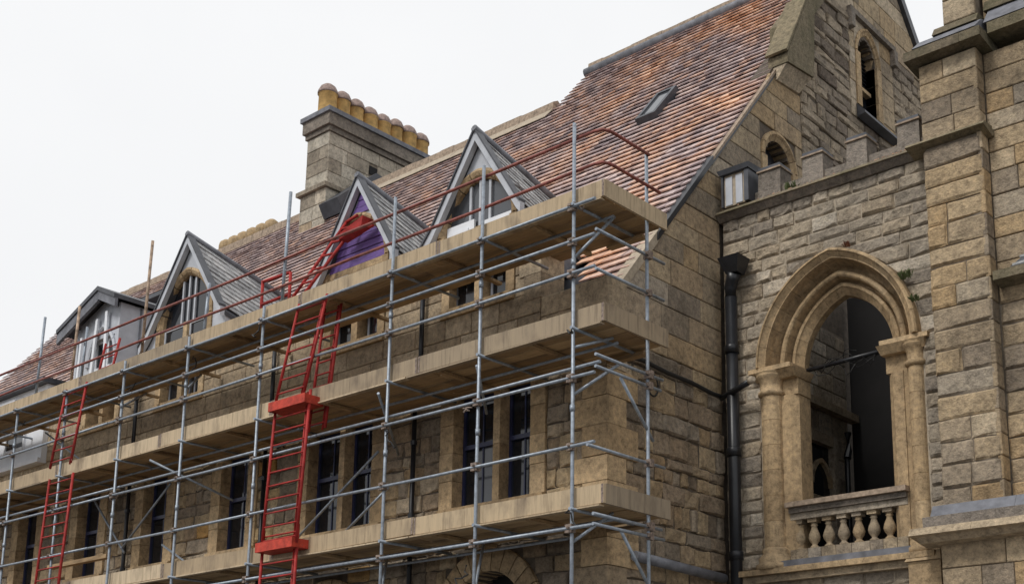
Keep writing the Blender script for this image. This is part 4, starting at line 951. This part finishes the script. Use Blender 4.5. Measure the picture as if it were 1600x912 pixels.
for x in xm:
    for (zt2, zb2) in LV: MB().box(x - .04, x + .04, 11.85, 13.1, zb2 - .05, zb2 - .006).build('transom', 'deck', scf)
T('standard', 'steel', scf, (-9.735, 12.78, .02), (-9.735, 12.78, 10.04), .0255)
def ledger(z_, y, x0=X0 - .05, x1=X1, name='ledger', mat='steel', r=.0235):
    x = x0; sg = 0
    while x > x1:
        x2 = max(x - R.uniform(5.2, 6.4), x1)
        MB().path([(x, y + .006 * sg, z_), ((x + x2) / 2, y + .006 * sg, z_ - R.uniform(0, .015)), (x2 + .01, y + .006 * sg, z_)], r, 8).build(name, mat, scf, smooth=True); x = x2; sg = 1 - sg
for z_ in ROWZ: ledger(z_, YO - .056)
ledger(6.74, YO + .056); ledger(8.965, 12.25, -9.9); ledger(7.2, 12.4, -9.95); ledger(4.79, 12.4, -9.95)
for z_ in (4.74,): ledger(z_, YI - .06, -11.2)
for z_, ya, yb in ((8.52, 11.66, 13.16), (7.97, 11.66, 13.14), (6.80, 11.66, 13.1), (6.64, 11.66, 13.05), (5.57, 11.5, 13.12), (4.93 - .22, 11.62, 13.05), (4.58, 11.62, 13.1)):
    T('end_rail', 'steel', scf, (X0 - .02, ya, z_), (X0 - .02, yb, z_), .0225); clamp((X0 - .02, 12.78, z_), scf)
# red guard rails with a bent corner
for z_, yend in ((10.03, 12.80), (9.55, 13.05)):
    pts = [(X0 - .35, 11.81, z_), (X0 - .17, 11.81, z_), (X0 - .06, 11.84, z_), (X0 - .01, 11.92, z_), (X0, 12.05, z_), (X0, yend, z_)]
    MB().path(pts, .024, 8).build('guard_rail', 'rail', scf, smooth=True)
    x = X0 - .35
    while x > X1:
        x2 = max(x - R.uniform(4.6, 6.0), X1); MB().path([(x, 11.81, z_), ((x + x2) / 2, 11.81, z_ - R.uniform(-.01, .02)), (x2, 11.81, z_)], .024, 8).build('guard_rail', 'rail', scf, smooth=True); x = x2
# boards
for li, (zt2, zb2) in enumerate(LV):
    x = X0 + .02
    while x > X1:
        x2 = max(x - R.uniform(3.1, 3.9), X1); e = R.uniform(-.012, .012); e2 = R.uniform(-.012, .012)
        gapx = .005
        MB().hexa([(x2 + gapx, 11.79, zb2 + e2), (x - gapx, 11.79, zb2 + e), (x - gapx, 11.832, zb2 + e), (x2 + gapx, 11.832, zb2 + e2), (x2 + gapx, 11.79, zt2 + e2), (x - gapx, 11.79, zt2 + e), (x - gapx, 11.832, zt2 + e), (x2 + gapx, 11.832, zt2 + e2)]).build('toe_board', 'toe', scf)
        for xe, ee in ((x - .03, e), (x2 + .03, e2)): MB().box(xe - .018, xe + .018, 11.786, 11.789, zb2 + ee + .002, zt2 + ee - .002).build('end_band', 'coupler', scf)
        x = x2
    yb0 = 11.834
    MB().box(X0 - .02, X0 + .02, yb0, 13.2 - .01 * li, zb2 - .004, zt2 + .004).build('toe_board', 'toe', scf)
    for bi in range(5):
        ya = 11.85 + bi * .25; x = X0 - .03 - R.uniform(0, .04); XE = X0 - 1.9 if (li == 2 and bi == 4) else X1
        while x > XE:
            x2 = max(x - R.uniform(3.3, 3.9), XE); dz = R.uniform(-.008, .008)
            MB().box(x2 + .008, x - .008, ya + .006, ya + .238, zb2 + .005 + dz, zb2 + .043 + dz).build('deck_board', 'deck', scf); x = x2
    x = X0 - .02
    while x > X1:
        x2 = max(x - R.uniform(3.3, 3.9), X1); e = R.uniform(0, .022)
        MB().box(x2 + .01, x - .01, 11.772 - e, 11.85, zb2 - .038, zb2 - .016).build('edge_board', 'toe', scf); x = x2
    B('deck_end_block', 'deck', scf, X0 - .9, X0 - .25, 12.95, 13.08, zb2 - .10, zb2 - .055)
# braces
def brace(a, b, r=.022, mat='steel'): T('brace', mat, scf, a, b, r)
for a, b in (((-15.3, YI - .08, 6.65), (-17.5, YI - .08, 5.35)), ((-15.0, YI - .10, 6.0), (-16.2, YI - .10, 5.3)), ((-14.1, YO + .05, 7.15), (-14.9, YI, 6.55)), ((-12.0, YO + .05, 7.15), (-12.5, 12.5, 6.7)),
             ((-10.17, YO, 7.0), (-9.95, 12.3, 7.24)), ((-10.17, YO, 6.35), (-9.9, 12.4, 6.9)), ((-10.17, YO, 4.4), (-9.95, 12.3, 4.85)), ((-10.17, YO, 8.25), (-9.92, 12.3, 8.98)), ((-9.74, 12.2, 6.62), (-9.74, 12.9, 5.9)), ((-9.74, 12.2, 4.58), (-9.74, 12.9, 3.8)),
             ((-21.4, YI - .08, 7.0), (-23.0, YI - .08, 5.9)), ((-24.3, YI - .08, 7.1), (-22.9, YI - .08, 5.8)), ((-20.4, YO + .05, 7.1), (-19.4, YI, 6.4)), ((-11.9, YO, 3.9), (-12.6, 12.6, 4.8)), ((-13.82, YO, 4.0), (-14.7, 12.6, 4.8)),
             ((-19.3, YO, 8.2), (-20.4, 12.7, 8.95)), ((-21.45, YO, 8.3), (-22.3, 12.7, 8.95)), ((-24.9, YI - .1, 8.0), (-26.6, YI - .1, 8.9)), ((-26.2, YO + .06, 6.6), (-28.0, YI, 7.2)), ((-21.5, YI - .1, 5.8), (-19.9, YI - .1, 5.0))): brace(a, b)
for x, za, zb, m_ in ((-16.76, 9.05, 11.28, 'steel'), (-21.12, 9.05, 11.6, 'rusty'), (-25.2, 9.05, 11.0, 'steel'), (-23.75, 9.05, 10.9, 'rusty'), (-23.35, 9.05, 10.35, 'steel'), (-19.05, 9.05, 10.2, 'steel'), (-28.2, 9.05, 11.3, 'steel'), (-29.4, 9.05, 11.2, 'steel')):
    MB().path([(x - .03, 11.87, za), (x + .03, 11.88, zb)], .029, 8).build('guard_post', m_, scf, smooth=True)
# loose ties and hanging sheet strips near couplings
for i, (x, y, z_) in enumerate([(-10.15, 11.66, 9.0), (-10.1, 11.62, 7.2), (-10.12, 11.62, 4.8), (-11.95, 11.66, 6.5), (-13.8, 11.68, 6.5), (-17.1, 11.68, 8.9), (-16.2, 12.1, 8.9), (-19.4, 11.9, 8.9), (-21.5, 12.0, 8.85), (-23.4, 12.0, 8.9), (-25.7, 11.9, 8.8), (-17.0, 12.2, 6.9), (-22.4, 12.3, 6.9), (-24.6, 12.2, 7.0), (-12.0, 11.68, 4.3)]):
    p = [(x, y, z_)]
    for j in range(6): p.append((p[-1][0] + R.uniform(-.10, .10), p[-1][1] + R.uniform(-.05, .05), p[-1][2] + R.uniform(-.10, .04)))
    MB().path(p, .012, 5).build('tie_rope', 'rubber' if i % 3 else 'coupler', scf)

# ------------------------------------------------------------------ red ladders
def ladder(name, label, a, b, wd, group=None, n=None, tray=None, ax=Vector((1, 0, 0))):
    a, b = Vector(a), Vector(b); t = thing(name, a + ax * wd / 2, label, 'ladder', group)
    for q in (0, wd): MB().path([a + ax * q, b + ax * q], .025, 8).build('stile', 'red', t, smooth=True)
    MB().path([a + ax * (wd - .13) + Vector((0, .05, 0)), b + ax * (wd - .13) + Vector((0, .05, 0))], .018, 8).build('stile', 'red', t, smooth=True)
    n = n or max(3, int((b - a).length / .21))
    for i in range(n):
        p = a + (b - a) * ((i + .5) / n); MB().path([p, p + ax * wd], .014, 6).build('rung', 'red', t, smooth=True)
    for z_ in tray or []:
        k = (z_ - a.z) / (b.z - a.z); p = a + (b - a) * k
        mb = MB(); mb.box(p.x - .03, p.x + wd + .03, p.y - .12, p.y - .07, z_, z_ + .15).box(p.x - .03, p.x + wd + .03, p.y - .07, p.y + .25, z_, z_ + .03).box(p.x - .03, p.x + .01, p.y - .07, p.y + .25, z_ + .03, z_ + .14).box(p.x + wd - .01, p.x + wd + .03, p.y - .07, p.y + .25, z_ + .03, z_ + .14)
        mb.build('landing_tray', 'redhot', t)
    return t
ladder('red_ladder', 'lowest red ladder section in the wide bay, with an orange tray at the bottom deck', (-16.55, 11.55, 2.2), (-16.52, 11.60, 5.3), .88, tray=[4.93])
ladder('red_ladder', 'red ladder below the middle deck in the wide bay, orange tray at its top', (-16.50, 11.56, 5.0), (-16.42, 11.62, 7.45), .88, tray=[7.22])
ladder('red_ladder', 'red ladder section between the middle and top decks in the wide bay', (-16.38, 11.58, 7.4), (-16.12, 11.74, 9.05), .72)
ladder('red_ladder', 'narrow red ladder section clamped behind the one between middle and top decks', (-15.98, 11.95, 6.9), (-15.85, 12.05, 9.0), .42)
ladder('red_ladder', 'red ladder section up to the middle deck near the far left end of the scaffold', (-23.85, 11.55, 4.2), (-23.75, 11.62, 7.2), .92)
ladder('red_ladder', 'red ladder section between the middle and top decks near the far left end', (-23.70, 11.58, 7.4), (-23.62, 11.72, 9.05), .80)
ladder('red_ladder', 'red ladder top standing above the top deck in front of the pediment dormer', (-23.75, 12.35, 9.1), (-23.7, 12.5, 10.25), .55)
# red frame and hopper by the purple dormer
rf = thing('red_access_frame', (-17.0, 12.6, 9.1), 'red tubular frame with a red tray leaning beside the purple dormer', 'frame')
fp = [((-17.75, 12.3, 9.1), (-16.55, 12.95, 11.05)), ((-17.45, 12.3, 9.1), (-16.25, 12.95, 10.95)), ((-17.85, 12.2, 9.1), (-17.85, 12.2, 10.05)), ((-17.05, 12.2, 9.1), (-17.05, 12.2, 10.0)), ((-17.85, 12.2, 10.03), (-17.05, 12.2, 10.0)), ((-17.85, 12.2, 9.6), (-17.05, 12.2, 9.6)), ((-16.6, 12.95, 11.05), (-16.25, 12.95, 11.1)), ((-16.55, 12.9, 10.7), (-15.75, 12.9, 10.75))]
for a_, b_ in fp: MB().path([a_, b_], .028, 8).build('tube', 'red', rf, smooth=True)
for k in range(8):
    t_ = (k + .5) / 8; a_ = Vector((-17.75, 12.3, 9.1)).lerp(Vector((-16.55, 12.95, 11.05)), t_); MB().path([a_, a_ + Vector((.3, 0, -.02))], .02, 6).build('rung', 'red', rf, smooth=True)
mb = MB(); mb.hexa([(-16.45, 12.72, 10.62), (-15.85, 12.72, 10.72), (-15.85, 12.92, 10.72), (-16.45, 12.92, 10.62), (-16.40, 12.70, 10.72), (-15.80, 12.70, 10.88), (-15.80, 12.94, 10.88), (-16.40, 12.94, 10.72)])
mb.build('tray', 'red', rf)
pl = tag(MB().box(-24.9, -22.6, 12.3, 12.42, 5.6, 5.68).build('loose_plank', 'deck'), 'loose brown plank lying level behind the far left ladder', 'plank')

# ------------------------------------------------------------------ small weeds in the masonry
M['leaf'] = plain('weed_leaf', (.075, .095, .03), .8, 0, .4, 30); M['dryleaf'] = plain('dry_weed', (.19, .075, .04), .8, 0, .4, 30)
def weed(c, n, h, label, mat):
    mb = MB(); c = Vector(c)
    for i in range(n):
        b = c + Vector((R.uniform(-h, h) * .7, R.uniform(-.02, .03), R.uniform(-.02, .02))); t = b + Vector((R.uniform(-h, h) * .5, R.uniform(-.10, .0), h * R.uniform(.4, 1.0))); w_ = Vector((h * .10, 0, h * .05)); m_ = (b + t) / 2 + Vector((0, -.02, .015))
        mb.add([b - w_ * .4, b + w_ * .4, m_ + w_, t, m_ - w_], [(0, 1, 2, 4), (4, 2, 3)])
    return tag(mb.build('weed_tuft', mat), label, 'weed')
weed((AC + AW - .12, YB - .12, 8.62), 34, .13, 'green weed tuft rooted in the right shoulder of the pointed arch', 'leaf')
weed((AC + AW + .0, YB - .10, 8.25), 22, .10, 'small green weed tuft lower on the right flank of the pointed arch', 'leaf')
weed((AC + .30, YB - .10, 9.38), 26, .07, 'dry reddish weed tuft just right of the arch apex', 'dryleaf')
weed((-9.35, YB + .02, 10.66), 26, .16, 'green weed tuft between the two left merlons', 'leaf')
